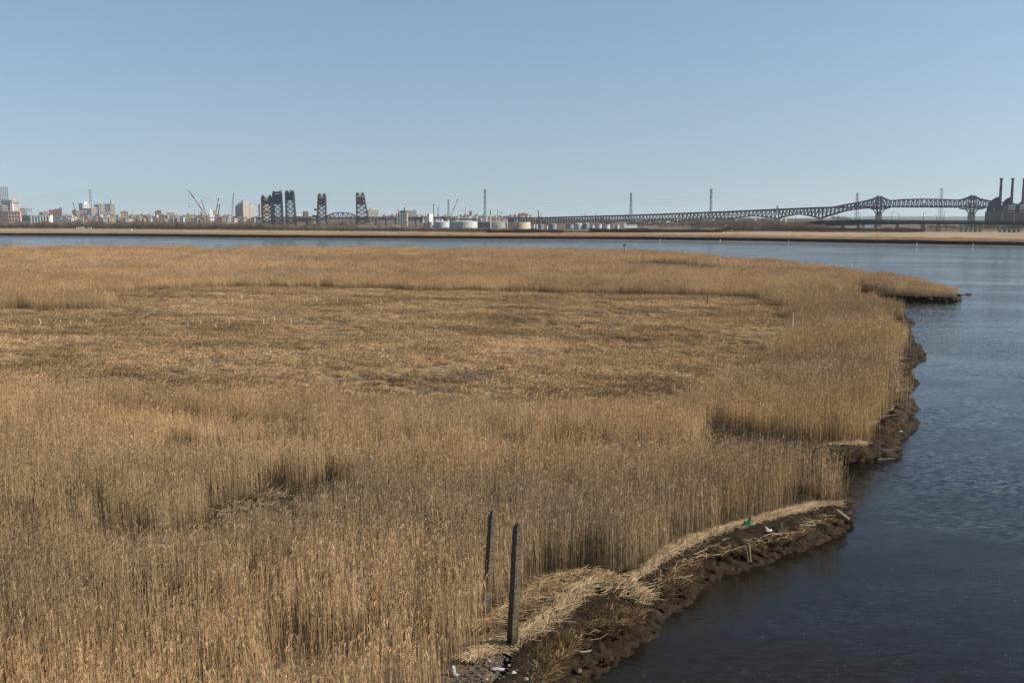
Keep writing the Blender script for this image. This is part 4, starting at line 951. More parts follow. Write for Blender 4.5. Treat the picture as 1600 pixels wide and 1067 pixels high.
for c in (1520.5, 1581.5):
    d, yb = vd(c); w = 36/1560*d; z = ZY(yb+.1, d); zc = ZY(yb+2.2, d); x0 = XP(c, d)
    pr = MB().prism([(x0-w/2, z), (x0-w*.42, zc), (x0+w*.42, zc), (x0+w/2, z)], d+3, d+6).build('pier_cap', M_CONC, vt)
    for i in range(5):
        x = x0-w*.41+w*.82*i/4; MB().box(x-.95, d+3.4, 2, x+.95, d+5.6, zc-.01).build('pier', M_CONC, vt)
for i, (px, ty) in enumerate(((1354,333),(1405,331.5),(1416.5,334.5),(1455.5,332.5),(1476.5,337),(1488.5,330.5),(1526.5,331.5),(1536,333))):
    d, yb = vd(px); x = XP(px, d); z0 = ZY(344.5, d)-.8; z1 = ZY(ty, d)
    t = thing('street_lamp', '%s street lamp from the left on the elevated green road' % ORD[i], 'street lamp', (x, d+21.5, z0), 0, 'street lamps on the elevated road')
    MB().cyl((0, 0, 0), (0, 0, z1-z0), .28, .18, 6).build('pole', M_STEELB, t); MB().bar((0, 0, z1-z0), (1.6 if i % 2 else -1.6, 0, z1-z0+.4), .25).build('arm', M_STEELB, t)
    MB().box(-2.6 if not i % 2 else 1.2, -.3, z1-z0+.25, -1.2 if not i % 2 else 2.6, .3, z1-z0+.65).build('lamp_head', M_STEELB, t)

# ------------------------------------------------------------------ power station
d = 1420; pt = thing('power_station', 'dark power station with three tall chimneys and curved flue casings at the right edge', 'power station', (XP(1539, d), d, 2), R(-24.5))
def px_(x): return (x-1539)/1567*d*.905*(1-(x-1539)*.00028)
def pz(y): return ZY(y, d)-2
M_PS = mat('power_station_cladding', (.11, .11, .112), .85, .25, .1); M_PSD = mat('power_station_dark_casing', (.045, .052, .06), .7, .25, .1); M_PSL = mat('power_station_pale_cladding', (.42, .39, .33), .85, .15, .1); M_PSB = mat('power_station_brick', (.17, .13, .11), .85, .25, .2)
MB().box(px_(1539), 0, 0, px_(1562), 40, pz(331)).build('turbine_hall', M_PS, pt); MB().box(px_(1562.05), 2, 0, px_(1700), 45, pz(332)).build('boiler_hall', M_PSB, pt)
for i in range(10):
    x = px_(1565+i*6.5); MB().box(x, 1.6, 3, x+.9, 1.98, pz(333)).build('pilaster', M_PSL if i % 3 == 0 else M_PS, pt)
MB().box(px_(1561), 6, pz(331.95), px_(1574), 30, pz(321)).build('casing', M_PS, pt); MB().box(px_(1574.1), 5, pz(331.95), px_(1585.5), 30, pz(320)).build('casing', M_PSL, pt)
MB().box(px_(1585.6), 8, pz(331.95), px_(1592.5), 28, pz(322)).build('casing', M_PSD, pt); MB().box(px_(1592.6), 5, pz(331.95), px_(1680), 30, pz(319.5)).build('casing', M_PSL, pt)
MB().box(px_(1574.1), 4.4, pz(330), px_(1680), 4.95, pz(328.6)).build('walkway', M_STEEL, pt)
def curve(x0, x1, yb, yt, y0, y1):
    pts = [(px_(x1), pz(yb))]; 
    for k in range(9):
        a = k/8*math.pi/2; pts.append((px_(x0)+(px_(x1)-px_(x0))*(1-math.cos(a)), pz(yb)+(pz(yt)-pz(yb))*math.sin(a)))
    MB().prism(pts[::-1], y0, y1).build('flue_casing', M_PSD, pt)
curve(1540.5, 1561, 330.95, 307.5, 4, 18); curve(1565, 1579, 325, 308, 31, 42); curve(1590, 1602, 325, 313, 31, 42)
for xb, xt, yt in ((1560.8, 1562.6, 277.7), (1578.8, 1580.8, 278.2), (1596.5, 1599.2, 279)):
    c = px_((xb+xt)/2); z1 = pz(yt); f = MB().cyl((c, 24, 8), (c, 24, z1-2), 2.5, 1.65, 14).build('chimney', M_PSD, pt); MB().cyl((c, 24, z1-2), (c, 24, z1), 2.3, 2.3, 14).build('rim', M_PSD, f)
for x, y, h in ((1548, 324, 1.5), (1551, 329, 3), (1569, 320.9, 1.8), (1577, 319.9, 1.6), (1583, 319.9, 1.8), (1604, 319, 2)):
    MB().box(px_(x), 1 if x < 1560 else 10, pz(y), px_(x)+1.8, 3 if x < 1560 else 12, pz(y)+h).build('vent', mat('pale_green_paint', (.20, .33, .28), .7, .1, 1) if x < 1560 else M_STEELB, pt)

# ------------------------------------------------------------------ lift bridge towers
M_RUST = mat('rusty_brown_steel', (.085, .045, .032), .8, .45, .15); M_BLK = mat('blackened_steel', (.024, .026, .031), .75, .3, .15); M_CW = mat('counterweight_brown', (.12, .085, .055), .9, .3, .2); M_BLUE = mat('blue_machine_house', (.03, .085, .135), .6, .15, .3); M_ORG = mat('rust_orange_paint', (.33, .12, .06), .8, .3, .3)
def lattice(mb, a0, a1, b0, b1, n, w, horiz=True):
    A0, A1, B0_, B1 = map(Vector, (a0, a1, b0, b1))
    for k in range(n):
        p0 = A0.lerp(A1, k/n); p1 = A0.lerp(A1, (k+1)/n); q0 = B0_.lerp(B1, k/n); q1 = B0_.lerp(B1, (k+1)/n)
        mb.bar(p0, q1, w); mb.bar(q0, p1, w)
        if horiz: mb.bar(p1, q1, w*1.2)
def lift_tower(parent, x0, x1, yt, yb, d, dep, cw, mm, steel, slant=0, zb=2):
    ox = parent.location.x; oy = parent.location.y; oz = parent.location.z
    X0, X1 = XP(x0, d)-ox, XP(x1, d)-ox; z0 = zb-oz; z1 = ZY(yt, d)-oz; D = d-oy
    XT0, XT1 = X0, X1
    if slant < 0: XT0 = X0-slant/1560*d
    if slant > 0: XT1 = X1-slant/1560*d
    legs = {}
    for sx, xb_, xt_ in ((0, X0, XT0), (1, X1, XT1)):
        for sy, yy in ((0, D), (1, D+dep)):
            legs[(sx, sy)] = ((xb_, yy, z0), (xt_, yy, z1)); MB().bar((xb_, yy, z0), (xt_, yy, z1), 1.6).build('leg', steel, parent)
    m1 = MB(); n = 7
    for sy in (0, 1): lattice(m1, *legs[(0, sy)], *legs[(1, sy)], n, 1.05)
    for sx in (0, 1): lattice(m1, *legs[(sx, 0)], *legs[(sx, 1)], n, 1.0)
    tag(m1.build('cross_bracing', steel, parent), kind='stuff')
    c0, c1 = ZY(cw[1], d)-oz, ZY(cw[0], d)-oz; MB().box(XT0+.8, D+1, c0, XT1-.8, D+dep-1, c1).build('counterweight', mm, parent)
    top = MB().box(XT0-1, D-1, z1-.7, XT1+1, D+dep+1, z1+.7).build('top_platform', steel, parent)
    for xx in (XT0+2.2, XT1-2.2):
        MB().cyl((xx, D+dep*.2, z1+2.4), (xx, D+dep*.8, z1+2.4), 2.6, 2.6, 12).build('sheave', steel, parent)
    return XT0, XT1, z1, D
dL = 2250
t = thing('lift_bridge', 'smallest black lift bridge frame, leftmost of the lift towers', 'lift bridge', (XP(417, dL), dL, 2))
a0, a1, z1, D = lift_tower(t, 409.3, 423.5, 308.5, 350, dL, 12, (313.5, 319.5), M_BLK, M_BLK)
MB().box(a0, D-.5, z1-9, a0+4.5, D+10, z1+1.2).build('machine_house', M_BLK, t); MB().box(a1-4.5, D-.5, z1-9, a1, D+10, z1+1.2).build('machine_house', M_BLK, t)
MB().box(a0-1.5, D-1, ZY(333.5, dL)-2, a1+1.5, D+12, ZY(332, dL)-2).build('lift_span', M_RUST, t)
t = thing('lift_bridge', 'broad black lift tower beside a grey mast, second lift tower from the left', 'lift bridge', (XP(434, dL), dL, 2))
a0, a1, z1, D = lift_tower(t, 426.8, 440.5, 302, 350, dL, 14, (305, 319), M_BLK, M_BLK, 1.2)
MB().box(a0+1, D+1, z1-10, a1-1, D+12, z1-2).build('machine_house', M_BLK, t); MB().box(a0+4, D+3, z1+.7, a1-4, D+9, z1+3.2).build('machine_house', M_BLK, t)
MB().bar((a0+8, D+6, z1+3), (a0+8, D+6, z1+6), .5).build('mast', M_BLK, t)
t = thing('lattice_mast', 'thin grey lattice mast rising behind the second lift tower', 'mast', (XP(440.3, 2400), 2400, 2)); zt = ZY(296.3, 2400)-2
for x in (-2.6, 2.6): MB().bar((x, 0, 0), (x*.7, 0, zt), .7).build('leg', M_CONC, t)
m1 = MB(); lattice(m1, (-2.6, 0, 0), (-1.8, 0, zt), (2.6, 0, 0), (1.8, 0, zt), 16, .4); tag(m1.build('bracing', M_CONC, t), kind='stuff')
t = thing('lift_bridge', 'black lift tower with a see-through lattice middle, third from the left', 'lift bridge', (XP(453, dL), dL, 2))
a0, a1, z1, D = lift_tower(t, 446.8, 461, 301, 350, dL, 14, (306, 313.5), M_BLK, M_BLK, 2.4)
MB().box(a0+.5, D+1, z1+.7, a0+5.5, D+10, z1+4).build('machine_house', M_BLK, t); MB().box(a1-6, D+1, z1+.7, a1-1, D+10, z1+4).build('machine_house', M_BLK, t)
MB().box(a0+8, D+3, z1+4, a0+12, D+6, z1+5.6).build('beacon', M_ORG, t); MB().box(a0+.5, D+.5, ZY(306, dL)-2, a0+7, D+12, z1-1).build('machine_house', M_BLK, t); MB().box(a1-7, D+.5, ZY(306, dL)-2, a1-.5, D+12, z1-1).build('machine_house', M_BLK, t)
MB().box(a0-1.5, D-1, ZY(342, dL)-2, a1+5, D+12, ZY(340.6, dL)-2).build('lift_span', M_RUST, t)
# arched lift bridge with two rusty towers
dR = 2150; t = thing('lift_bridge', 'rusty railway lift bridge with two towers and a low arched truss span between them', 'lift bridge', (XP(533, dR), dR, 2))
b0_, b1_, z1, D = lift_tower(t, 494.5, 508.6, 306, 346, dR, 12, (309.5, 321), M_CW, M_RUST, -3.2)
MB().bar(((b0_+b1_)/2, D+5, z1), ((b0_+b1_)/2, D+5, z1+6), .5).build('mast', M_RUST, t); MB().box(b0_+2, D, z1-5.2, b1_+.5, D+12, z1-3.9).build('walkway', M_ORG, t)
b2_, b3_, z2, D = lift_tower(t, 557.2, 576, 304.5, 346, dR, 12, (308, 320), M_CW, M_RUST, 7.6)
MB().bar(((b2_+b3_)/2, D+5, z2), ((b2_+b3_)/2, D+5, z2+6.5), .5).build('mast', M_RUST, t)
for xx, ww in ((488, 12), (491.5, 5)):
    x0 = XP(xx, dR)-t.location.x; zz = (336.2, 340) if ww == 12 else (326.3, 329.2)
    MB().box(x0, D-4, ZY(zz[1], dR)-2, x0+ww/1560*dR, D+8, ZY(zz[0], dR)-2).build('machine_house', M_BLUE, t)
arch = [(509,338.5),(515,335.5),(521,333.3),(528,332.4),(535,332.2),(542,332.6),(549,334.2),(556,337.4)]
for yy in (0, 10):
    m1, m2, m3 = MB(), MB(), MB(); pts = [(XP(x, dR)-t.location.x, ZY(y, dR)-2) for x, y in arch]; zbm = ZY(341.5, dR)-2
    for (x, z), (x2, z2_) in zip(pts, pts[1:]):
        m1.bar((x, D+yy, z), (x2, D+yy, z2_), 1.5); m3.bar((x2, D+yy, z2_), (x2, D+yy, zbm), .9); m3.bar((x, D+yy, zbm if x < 0 else z), (x2, D+yy, z2_ if x < 0 else zbm), .8)
    m2.bar((pts[0][0], D+yy, zbm), (pts[-1][0], D+yy, zbm), 1.8); m1.build('arched_chord', M_BLK, t); m2.build('bottom_chord', M_BLK, t); tag(m3.build('web_bracing', M_BLK, t), kind='stuff')
MB().box(pts[0][0], D+.5, zbm-.6, pts[-1][0], D+9.5, zbm+.6).build('track_deck', M_BLK, t)
MB().box(XP(522, dR)-t.location.x, D-.6, zbm+.9, XP(537, dR)-t.location.x, D-.2, zbm+1.8).build('handrail', M_ORG, t)
# long low railway viaduct
t = thing('railway_viaduct', 'low dark truss railway viaduct running right from the arched lift bridge', 'viaduct', (XP(640, 2150), 2150, 2)); xo = t.location.x
for xa, xb, yy in ((400, 410, 340), (461, 496, 341.2), (556, 700, 339.4), (700, 745, 342.6)):
    d_ = dR-2150; x0, x1 = XP(xa, 2150)-xo, XP(xb, 2150)-xo; za = ZY(yy, 2150)-2; zb_ = ZY(yy+4.4, 2150)-2
    for z in (za, zb_): MB().bar((x0, 3, z), (x1, 3, z), 1.3).build('chord', M_BLK, t)
    m1 = MB(); n_ = max(2, int((x1-x0)/7))
    for k in range(n_):
        u0 = x0+(x1-x0)*k/n_; u1 = x0+(x1-x0)*(k+1)/n_; m1.bar((u0, 3, za), (u0, 3, zb_), .9); m1.bar((u0, 3, za), (u1, 3, zb_), .8)
    tag(m1.build('web_bracing', M_BLK, t), kind='stuff')
    MB().box(x0, 3.8, (za+zb_)/2-.9, x1, 9, (za+zb_)/2+1.6).build('track_deck', M_BLK, t)
    for k in range(0, n_+1, 3): u = x0+(x1-x0)*k/n_; MB().box(u-1.2, 2.5, 0, u+1.2, 8, zb_).build('pier', M_BLK, t)
t = thing('shore_wall', 'thin pale line of a low concrete wall in front of the arched lift bridge', 'wall', (XP(545, 1500), 1500, 2)); MB().box(XP(498, 1500)-t.location.x, 0, 0, XP(591, 1500)-t.location.x, .8, ZY(353.1, 1500)-2).build('wall', PM('cream'), t)
t = thing('pipe_rack', 'long pale pipe rack between the concrete silos and the white tower block', 'pipe rack', (XP(655, 1700), 1700, 2))
for y in (347.6, 350.4): MB().box(XP(636, 1700)-t.location.x, 0, ZY(y+.7, 1700)-2, XP(676, 1700)-t.location.x, 3, ZY(y, 1700)-2).build('pipe', PM('beige'), t)
for x in range(638, 676, 6): MB().box(XP(x, 1700)-t.location.x, .5, 0, XP(x, 1700)-t.location.x+.8, 2, ZY(347.6, 1700)-2).build('post', PM('brown'), t)

# ------------------------------------------------------------------ silos
d = 1900; t = thing('grain_silos', 'cluster of tall concrete silos with a dark top house beside the railway viaduct', 'silos', (XP(627, d), d, 2))
for x, y in ((620.5, 334), (624.5, 334), (628.5, 333.2), (632.2, 332.8), (635, 332.5)): q = XP(x, d)-t.location.x; MB().cyl((q, 3, 0), (q, 3, ZY(y, d)-2), 2.7, 2.7, 14).build('silo', M_CONC, t)
MB().box(XP(624, d)-t.location.x, 4.5, ZY(333, d)-2, XP(633.5, d)-t.location.x, 9, ZY(329.3, d)-2).build('top_house', PM('dark'), t)
MB().cyl((XP(632, d)-t.location.x, 8, ZY(329.3, d)-2), (XP(632, d)-t.location.x, 8, ZY(324.3, d)-2), 2.2, 2.2, 10).build('tank', PM('grey'), t)
MB().cyl((XP(622.3, d)-t.location.x, 6, ZY(334, d)-2), (XP(622.3, d)-t.location.x, 6, ZY(325, d)-2), 1.2, 1.0, 8).build('stack', PM('cream'), t)
# ------------------------------------------------------------------ storage tanks
M_TANK = mat('white_tank_paint', (.40, .41, .40), .6, .12, .08); M_TANKG = mat('grey_tank_paint', (.19, .205, .20), .6, .18, .08); M_TANKT = mat('tan_tank_paint', (.50, .40, .28), .7, .12, .1)
tanks = [(667.5,675,349,356.5,2,'g','small grey tank at the left end of the tank farm'),(676.5,701,347.8,356.8,1,'w','white tank below the smaller pylon, leftmost of the wide tanks'),(701.3,745,346.8,357.4,1,'w','widest white tank with a stair line, second of the wide tanks'),(746,789.5,347.4,357.8,1,'g','wide grey tank left of the orange-footed chimney'),
 (794.5,829,347.6,358.4,0,'t','big tank with a pale tan right side, right of the orange-footed chimney'),(831.5,836,351,358,0,'w','slim white tank right of the big tan sided tank'),(836.3,840.2,351,358,0,'w','second slim white tank right of the big tan sided tank'),(841,849,352,358,1,'g','grey tank behind the brown pipes'),(852,856.5,353,358,0,'w','little white tank in the middle of the tank farm'),(857,870,351.2,358.6,1,'g','grey cone topped tank right of the brown stack'),
 (884.5,896.5,351.2,359,0,'g','grey tank left of the pale domed tank group'),(897.2,910.6,350.6,359,1,'w','large pale tank left of the domed tank'),(911,921,351.2,359,2,'g','grey domed tank in the tank farm'),(922,929,352.6,358.8,0,'w','small bluish tank right of the domed tank'),
 (931,940.5,351,358.6,0,'w','white tank crossed by a brown pylon leg'),(942.5,953.5,351.4,358.4,0,'w','white tank third from the right end of the tank farm'),(955.5,961,351.8,358.3,0,'w','narrow grey tank second from the right end of the tank farm'),(961.5,968,351.6,358.3,0,'w','white tank at the right end of the tank farm')]
for x0, x1, yt, yb, top, c, lab in tanks:
    d = (1300 if x0 > 790 else 1330)+(70 if int(x0*2) % 4 < 2 else 0)*(1 if x1-x0 > 20 or x0 > 790 else 2); r = (x1-x0)/2/1560*d; mt = {'w': M_TANK, 'g': M_TANKG, 't': M_TANKT}[c]
    t = thing('storage_tank', lab, 'storage tank', (XP((x0+x1)/2, d), d+r, 2), 0, 'tanks of the tank farm'); h = ZY(yt, d)-2
    MB().cyl((0, 0, 0), (0, 0, h), r, r, 28).build('shell', mt, t); MB().cyl((0, 0, h+.01), (0, 0, h+.4), r+.2, r+.2, 28).build('rim', mt, t)
    if top: MB().dome((0, 0, h+.4), r*.96, (1.4 if top == 1 else r*.55), 20).build('roof', mt, t)
    if r > 6:
        m1 = MB()
        for k in range(12):
            a = -2.3+k*.1; a2 = a+.1; m1.bar((r*1.03*math.cos(a), r*1.03*math.sin(a), h*k/12), (r*1.03*math.cos(a2), r*1.03*math.sin(a2), h*(k+1)/12), .45)
        m1.build('stairway', PM('grey'), t)
        for k in range(1, 3): MB().cyl((0, 0, h*k/3), (0, 0, h*k/3+.25), r+.12, r+.12, 28).build('wind_girder', mt, t)
for x, y, lab in ((682,343.5,'small white vessel on the skyline behind the leftmost wide tank'),(690,343.2,'second small white vessel behind the leftmost wide tank'),(700,343.6,'white vessel behind the join of the wide white tanks'),(714,344,'domed white vessel behind the widest white tank')):
    d = 1600; t = thing('pressure_vessel', lab, 'tank', (XP(x, d), d, 2), 0, 'small vessels behind the tanks'); h = ZY(y+1, d)-2
    MB().cyl((0, 0, 0), (0, 0, h), 2.3, 2.3, 12).build('shell', M_TANK, t); MB().dome((0, 0, h), 2.3, 1.4, 12).build('roof', M_TANK, t)
# chimneys
M_CHO = mat('orange_chimney_paint', (.42, .19, .07), .8, .25, .3); M_CHW = mat('pale_chimney_paint', (.56, .46, .36), .8, .15, .3)
for x, yt, yb, w, d, parts, lab in ((766.5,329.2,349,2.0,1400,[(M_CHW,0,.80),(M_CHO,.80,1)],'slim pale chimney with a rust-orange top behind the grey storage tank'),(791.5,342.5,358.5,2.8,1290,[(M_CHO,0,.62),(M_TANK,.62,1)],'short chimney with orange foot and white top between two tanks'),
   (841.2,329,352,1.5,1400,[(M_RUST,0,1)],'thin brown chimney right of the brick apartment block'),(788.5,341.5,350,1.8,1500,[(M_CHW,0,1)],'yellowish short stack left of the orange-footed chimney')):
    t = thing('chimney', lab, 'chimney', (XP(x, d), d, 2)); H = ZY(yt, d)-2; r = w/2/1560*d
    for m_, a, b2 in parts: MB().cyl((0, 0, H*a+.01), (0, 0, H*b2), r*(1.12-.12*a), r*(1.12-.12*b2), 12).build('section', m_, t)
    MB().cyl((0, 0, H+.01), (0, 0, H+.5), r*1.2, r*1.2, 12).build('rim', parts[-1][0], t)

# ------------------------------------------------------------------ pylons and wires
def pylon(px, yt, yb, wt, wb, d, lab, mt=M_STEELB, arms=3, lw=.46, zb=3):
    t = thing('pylon', lab, 'pylon', (XP(px, d), d, zb), R(20), 'lattice pylons'); H = ZY(yt, d)-zb; a = wb/2/1560*d*.72; b2 = wt/2/1560*d*.72; n = 7
    cs = [(-1, -1), (1, -1), (1, 1), (-1, 1)]
    for sx, sy in cs: MB().bar((sx*a, sy*a, -2), (sx*b2, sy*b2, H), lw).build('leg', mt, t)
    m1 = MB()
    for i in range(4):
        p, q = cs[i], cs[(i+1) % 4]; lattice(m1, (p[0]*a, p[1]*a, 0), (p[0]*b2, p[1]*b2, H), (q[0]*a, q[1]*a, 0), (q[0]*b2, q[1]*b2, H), n, lw*.38)
    tag(m1.build('bracing', mt, t), kind='stuff')
    for k in range(arms):
        z = H*(1-.03-.09*k); L = b2+3.0+1.2*(k == 1); MB().bar((-L, 0, z), (L, 0, z), lw*.8, lw*.6).build('crossarm', mt, t)
    return t, H
pyl = [(143,295.3,342,2.6,4.4,2300,'tallest slender blue-grey mast pylon above the second skyline cluster'),(700.8,311.5,343,1.6,4.4,2500,'smaller lattice pylon on the skyline left of the grey crane boom'),(757.8,296,343,2.6,4.8,1900,'tall lattice pylon rising over the grey storage tank'),
 (985.5,301.2,343,1.6,6.6,1800,'wide-footed lattice pylon behind the rising left part of the long bridge'),(1110.2,295,346,2.4,5,1800,'tall narrow lattice pylon behind the middle of the long bridge'),(1338,301.5,345,2.2,7.2,2050,'lattice pylon behind the bridge left of its first peak'),(1469,294,346,3.2,7.4,2050,'lattice pylon behind the bridge between its two peaks')]
PT = []
for q in pyl: t, H = pylon(*q); PT.append((t.location.copy(), H))
t = thing('pylon', 'short stubby lattice signal tower on the bridge deck left of the peaks', 'pylon', (*(B0+BD*215.5).xy, dz(215.5)-.5)); 
for x in (-1.6, 1.6): MB().bar((x, 0, 0), (x*.8, 0, 8), .6).build('leg', M_STEEL, t)
m1 = MB(); lattice(m1, (-1.6, 0, 0), (-1.3, 0, 8), (1.6, 0, 0), (1.3, 0, 8), 3, .4); m1.build('bracing', M_STEEL, t)
M_WIRE = mat('power_wire', (.09, .10, .11), .6, .1, 1)
def wires(A, HA, B, HB, lab, sag=9, r=.075, levels=(0.03, .12, .21)):
    t = thing('power_line', lab, 'power line', A+Vector((0, 0, HA)), 0, 'power line spans')
    for lv_ in levels:
        m1 = MB(); p = A+Vector((0, 0, HA*(1-lv_))); q = B+Vector((0, 0, HB*(1-lv_))); n = 14; pr = None
        for k in range(n+1):
            u = k/n; c = p.lerp(q, u)-Vector((0, 0, sag*4*u*(1-u)))-t.location
            if pr is not None: m1.cyl(pr, c, r, r, 3, False)
            pr = c
        m1.build('wire', M_WIRE, t)
wires(PT[0][0], PT[0][1], PT[1][0], PT[1][1], 'faint power line from the tallest mast pylon to the smaller skyline pylon', 14)
wires(PT[1][0], PT[1][1], PT[2][0], PT[2][1], 'faint power line between the smaller pylon and the pylon over the tanks', 10)
wires(PT[2][0], PT[2][1], PT[3][0], PT[3][1], 'faint power line sagging from the tank pylon to the wide-footed pylon', 22)
wires(PT[3][0], PT[3][1], PT[4][0], PT[4][1], 'faint power line between the wide-footed pylon and the tall narrow pylon', 14)
wires(PT[4][0], PT[4][1], PT[5][0], PT[5][1], 'faint power line from the tall narrow pylon towards the first bridge peak', 20)
wires(PT[5][0], PT[5][1], PT[6][0], PT[6][1], 'faint power line between the two pylons behind the bridge peaks', 12)
wires(PT[0][0]+Vector((-700, 300, 0)), 62, PT[0][0], PT[0][1], 'faint power line from the left edge to the tallest mast pylon', 12)
# plain poles
M_POLE = mat('dark_pole', (.06, .06, .065), .8, .2, 1)
for px, yt, yb, d, w, lab in ((304.3,328.5,342,2400,.7,'thin dark pole left of the cranes'),(311.4,328.5,342,2400,.7,'second thin dark pole left of the cranes'),(677.8,319.3,347,1700,1.9,'tall blue-grey double pole right of the square white tower block'),(684.9,323.4,347,1800,1.6,'shorter grey pole left of the smaller pylon'),
  (727.5,323.5,342,1900,.9,'dark mast left of the brick church tower'),(777.6,326.3,343,1900,1.0,'dark mast right of the orange topped chimney'),(783,331,341,2600,1.3,'faint grey mast right of the dark mast'),(845.4,332.6,341,2000,.8,'thin mast right of the thin brown chimney'),(909.5,333,350,1400,.5,'yellow-grey lamp mast in front of the left bridge truss'),
  (914.3,332.6,340,2000,.9,'short mast on the bridge left of the brown portal'),(930.8,333.2,339,2000,.9,'small mast on the bridge above the brown portal'),(979.5,333.6,338,2000,.7,'tiny mast on the bridge left of the wide-footed pylon'),(663.5,342,356.5,1450,.9,'rusty pole in front of the pipe rack'),(675.3,340,356.5,1440,.9,'rusty pole in front of the square white tower block'),
  (753.5,347,357,1290,.8,'brown pole in front of the grey storage tank'),(604.5,347,358,1400,.8,'brown pole left of the concrete silos'),(548.6,338,360,1300,.7,'dark pole in front of the arched lift span'),(396.5,341,361,1260,.8,'rusty pole right of the stepped apartment tower'),(1085.2,343,358,1250,.8,'dark pole on the brown slope left of the digger'),(1132,338,358,1270,.9,'pale slim mast above the digger'),(1243,338,356,1400,.7,'dark pole left of the start of the elevated road'),(148.2,345,357.5,1340,.4,'thin green pole below the green road sign')):
    t = thing('utility_pole', lab, 'pole', (XP(px, d), d, 2.4), 0, 'poles along the far shore'); H = ZY(yt, d)-2.4
    r = w/2/1560*d*.8; MB().cyl((0, 0, 0), (0, 0, H), r, r*.75, 8).build('shaft', M_POLE if 'pale' not in lab and 'grey' not in lab else M_STEELB, t)
    MB().bar((-r*3, 0, H-.8), (r*3, 0, H-.8), .3).build('crossarm', M_POLE, t)
# brown portals and yellow pipe line in the tank farm
t = thing('steel_portal', 'rust-red steel portal tower in front of the bridge truss', 'portal', (XP(936, 1500), 1500, 2))
for x in (-4.5, 4.5): MB().bar((x, 0, 0), (x, 0, ZY(338.5, 1500)-2), .9).build('leg', M_RUST, t)
for y in (341, 343.8): MB().box(-5, -.5, ZY(y+.8, 1500)-2, 5, .5, ZY(y, 1500)-2).build('beam', M_RUST, t)
t = thing('steel_portal', 'rust-red low portal left of the thin brown chimney', 'portal', (XP(836, 1500), 1500, 2))
for x in (-4, 4): MB().bar((x, 0, 0), (x, 0, ZY(343.5, 1500)-2), .8).build('leg', M_RUST, t)
MB().box(-5, -.5, ZY(345, 1500)-2, 5, .5, ZY(343.6, 1500)-2).build('beam', M_RUST, t)
t = thing('pipeline', 'long yellowish overhead pipe crossing the tank farm', 'pipeline', (XP(885, 1420), 1420, 2)); MB().box(XP(832, 1420)-t.location.x, 0, ZY(351.6, 1420)-2, XP(925, 1420)-t.location.x, 1, ZY(350.9, 1420)-2).build('pipe', mat('yellow_pipe', (.42, .33, .14), .7, .15, .5), t)
for x in range(834, 925, 9): MB().box(XP(x, 1420)-t.location.x, .2, 0, XP(x, 1420)-t.location.x+.5, .8, ZY(351.6, 1420)-2).build('post', M_RUST, t)

# ------------------------------------------------------------------ cranes
M_CR = mat('crane_red_paint', (.30, .10, .09), .6, .15, .5); M_CWh = mat('crane_pale_paint', (.55, .50, .48), .6, .1, .5); M_CY = mat('crane_yellow_paint', (.55, .42, .12), .6, .15, .5); M_COr = mat('crane_orange_paint', (.50, .17, .05), .6, .2, .5)
def crane(lab, bx, by, tx, ty, d, w, m1_, m2_, body, hook=None, stay=None):
    t = thing('crawler_crane', lab, 'crane', (XP(bx, d), d, 2.6), 0, 'cranes on the far shore'); 
    b_ = Vector((0, 0, ZY(by, d)-2.6)); tp_ = Vector((XP(tx, d)-XP(bx, d), 0, ZY(ty, d)-2.6)); b_ = b_+(b_-tp_)*((b_.z-3.2)/(tp_.z-b_.z)); n = 10; dr = (tp_-b_).normalized(); pr = Vector((-dr.z, 0, dr.x))*w
    for seg, (a, c) in enumerate(((0, .22), (.22, .4), (.4, .58), (.58, .76), (.76, .9), (.9, 1))):
        mb = MB(); p, q = b_.lerp(tp_, a), b_.lerp(tp_, c); wa = 1-.45*a; wc = 1-.45*c
        for yy in (-w, w):
            mb.bar(p-pr*wa+Vector((0, yy, 0)), q-pr*wc+Vector((0, yy, 0)), .32); mb.bar(p+pr*wa+Vector((0, yy, 0)), q+pr*wc+Vector((0, yy, 0)), .32)
            lattice(mb, p-pr*wa+Vector((0, yy, 0)), q-pr*wc+Vector((0, yy, 0)), p+pr*wa+Vector((0, yy, 0)), q+pr*wc+Vector((0, yy, 0)), 3, .28, False)
        mb.build('boom_section', body if seg == 0 else (m1_ if seg % 2 else m2_), t)
    MB().box(-1.2, -1, -.8, 1.2, 1, .8).build('boom_head', m1_, t).location = tp_
    MB().box(-4.5+b_.x, -2.5, 1.4, 3.5+b_.x, 2.5, 4.6).build('engine_house', body, t); MB().box(1, -2.9, 2, 3.6, -2.55, 4.2).build('cab_window', M_WIN, t)
    for yy in (-2.6, 1.6): MB().box(-4, yy, 0, 4, yy+1, 1.35).build('crawler_track', M_BLK, t)
    if hook: 
        hz_ = ZY(hook, d)-2.6; c = MB().bar(tp_, Vector((tp_.x, 0, hz_)), .22).build('hoist_cable', M_WIRE, t); MB().box(tp_.x-.7, -.5, hz_-1.6, tp_.x+.7, .5, hz_).build('hook_block', M_BLK, c)
    if stay: MB().bar(tp_, Vector((XP(stay[0], d)-XP(bx, d), 0, ZY(stay[1], d)-2.6)), .16).build('stay_cable', M_WIRE, t)
crane('long pale and red crane boom leaning left with a hanging hook', 322, 337, 296.2, 297, 1900, 1.0, M_CWh, M_CR, M_COr, 322.5, (337, 317))
crane('yellow topped crane boom between the two red cranes', 324, 340, 316, 312.8, 1850, .9, M_CY, M_CWh, M_COr)
crane('red headed crane boom leaning right', 337, 338, 342.6, 310.5, 1950, 1.0, M_CR, M_CWh, M_COr)
crane('short red crane boom right of the red headed one', 341, 337, 344.2, 320.3, 2050, .8, M_CR, M_CR, M_COr)
